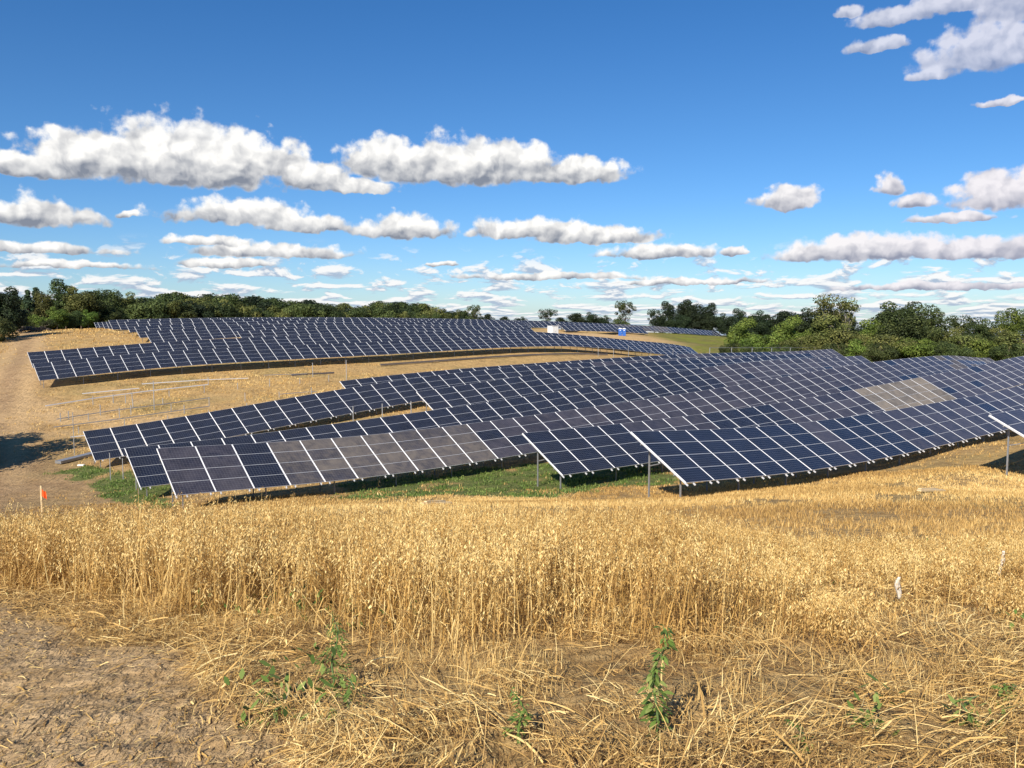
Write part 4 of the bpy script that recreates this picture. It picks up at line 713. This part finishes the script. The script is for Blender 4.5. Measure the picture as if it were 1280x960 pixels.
for i,(px,py,d,k,m) in enumerate(fr_):
    py+=4
    cnt[k]=cnt.get(k,0)+1
    tree(k,m,T_(px),d,Y_(py),f'{W2[cnt[k]]} {names[k]} from the left in the stand beside the dirt road','trees of the left stand',seed=i)
# standout and crest trees
solo=[(592,379,300,'airy',L_MID,'slim open tree rising above the end of the far wood',.8),(608,393,300,'wide',L_DARK,'small dark tree right of the slim one at the end of the wood',1),(632,396,330,'wide',L_DARK,'lowest dark tree on the crest between the wood and the cabinet, left one',1),(652,395,330,'round',L_DARK,'low dark tree on the crest left of the cabinet, right one',1.2),
(685,384,290,'airy',L_DARK,'dark tree with separate round clumps above the white cabinet',1.0),(702,397,300,'wide',L_DARK,'tiny dark tree between the clumped tree and the dark thicket',1),(722,392,300,'wide',L_DARK,'left tree of the low dark thicket between cabinet and toilets',1.2),(740,389,300,'round',L_DARK,'middle, highest tree of the low dark thicket',1.1),(756,393,300,'round',L_DARK,'right tree of the low dark thicket',1.0),
(781,373,300,'airy',L_MID,'single slender tree above the blue toilets',.85),(775,395,300,'shrub',L_MID,'bush at the foot of the slender tree above the toilets',1)]
for px,py,d,k,m,lb,w in solo: tree(k,m,T_(px),d,Y_(py),lb,'trees along the crest',wide=w,seed=px)
dk=[(818,384,305,'airy',.8),(836,377,310,'tall',1),(826,396,300,'wide',1.1),(852,375,315,'tall',1),(866,374,312,'round',1),(884,379,310,'tall',1),(874,392,300,'wide',1.3),(899,390,300,'round',1.1),(848,394,300,'wide',1.2),(912,396,290,'wide',1),(925,386,250,'tall',1.0),(952,386,245,'round',1.0),(940,396,240,'wide',1.2),(975,390,245,'wide',1),(1000,383,240,'round',1.1),(1022,382,240,'round',1.1),(1046,388,235,'round',1),(1062,400,230,'wide',1)]
for i,(px,py,d,k,w) in enumerate(sorted(dk)): tree(k,L_DARK,T_(px),d,Y_(py),f'{W2[i+1]} dark tree from the left in the dark belt behind the crest row','dark belt trees',wide=w,seed=px)
rt=[(928,396,178,'upshrub',L_LIGHT,1),(948,411,172,'shrub',L_LIGHT,1),(912,424,170,'shrub',L_MID,.8),(965,416,175,'shrub',L_OLIVE,1),(984,394,178,'upshrub',L_LIGHT,1),(1002,412,172,'shrub',L_OLIVE,1),(1020,402,176,'upshrub',L_LIGHT,1),(1036,368,182,'plume',L_OLIVE,1.0),(1058,372,182,'plume',L_OLIVE,.7),(1040,392,172,'upshrub',L_OLIVE,1.3),(1062,404,165,'shrub',L_OLIVE,1.2),(1085,398,168,'upshrub',L_LIGHT,1.2),(1080,418,155,'shrub',L_LIGHT,1),(1103,386,178,'round',L_MID,1),(1096,388,190,'round',L_DARK,.9),(1122,374,172,'round',L_MID,1.15),(1146,378,168,'tall',L_MID,1.15),(1163,386,165,'round',L_MID,1),(1135,396,160,'wide',L_MID,1.1),(1112,410,152,'shrub',L_OLIVE,1.2),(1142,416,150,'shrub',L_LIGHT,1.2),(1168,420,150,'shrub',L_MID,1.2),(1185,408,160,'upshrub',L_OLIVE,1.1),(1203,390,176,'airy',L_MID,.95),(1222,396,165,'round',L_MID,.9),(1210,412,155,'shrub',L_OLIVE,1.2),(1232,418,150,'shrub',L_LIGHT,1.1),(1238,400,180,'round',L_DARK,.7),(1262,386,160,'tall',L_LIGHT,.85),(1250,408,150,'upshrub',L_OLIVE,1.2),(1285,384,165,'tall',L_MID,.9),(1280,406,148,'shrub',L_OLIVE,1.3),(1304,390,160,'round',L_MID,1),(1194,424,146,'shrub',L_MID,1),(1262,424,142,'shrub',L_MID,1.1),(1100,424,142,'shrub',L_MID,1),(1048,424,158,'shrub',L_MID,1.1),(1018,426,162,'shrub',L_OLIVE,1.1),(975,426,168,'shrub',L_MID,1.2),(940,428,165,'shrub',L_MID,1.1)]
cnt={}
for i,(px,py,d,k,m,w) in enumerate(sorted(rt,key=lambda q:q[0])):
    nm='feathery pale-trunked tree' if k=='plume' else {'leaves_light':'yellow-green ','leaves_mid':'mid-green ','leaves_olive':'olive ','leaves_dark':'dark '}[m.name]+{'upshrub':'upright bush','shrub':'low bush','round':'round-crowned tree','tall':'tall tree','wide':'spreading tree','airy':'open-crowned tree'}[k]
    cnt[nm]=cnt.get(nm,0)+1; tree(k,m,T_(px),d,Y_(py),f'{W2[cnt[nm]]} {nm} from the left in the thicket behind the right-hand tables','trees and bushes of the right thicket',cat='bush' if 'bush' in nm else 'tree',wide=w,seed=px)
# trees beside the road, left of the view, whose shadow crosses the road
for i,(x,y,h) in enumerate(((-45.9,60.5,11.0),(-53,61.5,11),(-50.5,64.5,9.5))):
    z=wz(x,y); p=PR['round']['leaves_mid']; t=empty('tree',(x,y,z),i*2.1,label=['nearest','largest','rearmost'][i]+' roadside tree just left of the view, throwing the shadow on the road',cat='tree',group='roadside trees')
    for nm in('crown','trunk'): o=link(nm,p[nm],t); o.scale=(h/12*1.12,)*2+(h/12,)
def distant_wood():
    parts=[]; mis=[]; r=np.random.default_rng(5); sky=[(-50,368),(60,368),(150,364),(168,374),(200,369),(228,366),(250,371),(272,367),(300,371),(330,373),(350,373),(400,377),(432,378),(452,380),(490,376),(515,379),(545,384),(565,386),(580,390)]
    sx=[q[0] for q in sky]; sy=[q[1] for q in sky]
    for k in range(176):
        px=165+ (k%65)/64*415+r.uniform(-4,4); front=k>=65
        if k>=130: px=-45+(k-130)/46*215
        d=np.interp(px,[-45,165,300,580],[212,232,265,330])-(12 if front and k<130 else 0)+r.uniform(-6,6); py=np.interp(px,sx,sy)+(r.uniform(5,14) if front else r.uniform(-1.5,4))
        x=T_(px)*d; z=wz(x,d)-1.0; h=Y_(py)/1000*d-z; nm=['round','tall','wide'][r.integers(3)]; V,F,T=PR[nm]['leaves_mid']['VF']; s=h/PR[nm]['leaves_mid']['h']
        sel=r.random(len(F))<.6; idx=np.where(sel)[0]; Vv=V.reshape(-1,4,3)[idx]; c=Vv.mean(1,keepdims=True); Vv=(Vv-c)*1.25+c; a=r.random()*6.28; ca,sa=math.cos(a),math.sin(a); Vv=Vv@np.array([[ca,sa,0],[-sa,ca,0],[0,0,1]])
        Vv=Vv.reshape(-1,3)*s*np.array([1.1,1.1,1])+np.array([x,d,z]); tt=np.clip(T.reshape(-1,4)[idx].ravel()+r.uniform(-.5,.4),0,1); parts.append((Vv,np.arange(len(Vv)).reshape(-1,4),tt)); mis.append(np.full(len(Vv)//4,r.choice(3,p=[.5,.3,.2])))
    m=pack(parts,'distant_wood',[L_MID,L_OLIVE,L_DARK],'distant_wood',label='long dark green wood behind the crest at left, falling away to the right',kind='stuff'); m.data.polygons.foreach_set('material_index',np.concatenate(mis).astype(np.int32)); m.data.update()
distant_wood()
def brush():
    r=random.Random(3); x,y=-104,176; z=wz(x,y); m=MB()
    for i in range(60):
        a=r.uniform(0,6.28); c=Vector((r.uniform(-2.6,2.6),r.uniform(-1.3,1.3),r.uniform(.1,1.0))); d=Vector((math.cos(a),math.sin(a),r.uniform(-.3,.5)))*r.uniform(.8,2.2); m.tube([c-d,c+d*.1+Vector((0,0,.1)),c+d],[.10,.07,.02],5)
    setp(m.obj('brush_pile',M_BARK,loc=(x,y,z)),'heap of cut branches at the end of the dirt road under the left trees','brush pile')
brush()
sc.cycles.max_bounces=6; sc.cycles.diffuse_bounces=3; sc.cycles.transparent_max_bounces=4; sc.cycles.use_denoising=True
sc.cycles.use_adaptive_sampling=True
print('objects',len(sc.objects))

for o in sc.objects:
    if o.get('label') and not 4<=len(o['label'].split())<=16: print('LABEL',len(o['label'].split()),o['label'])
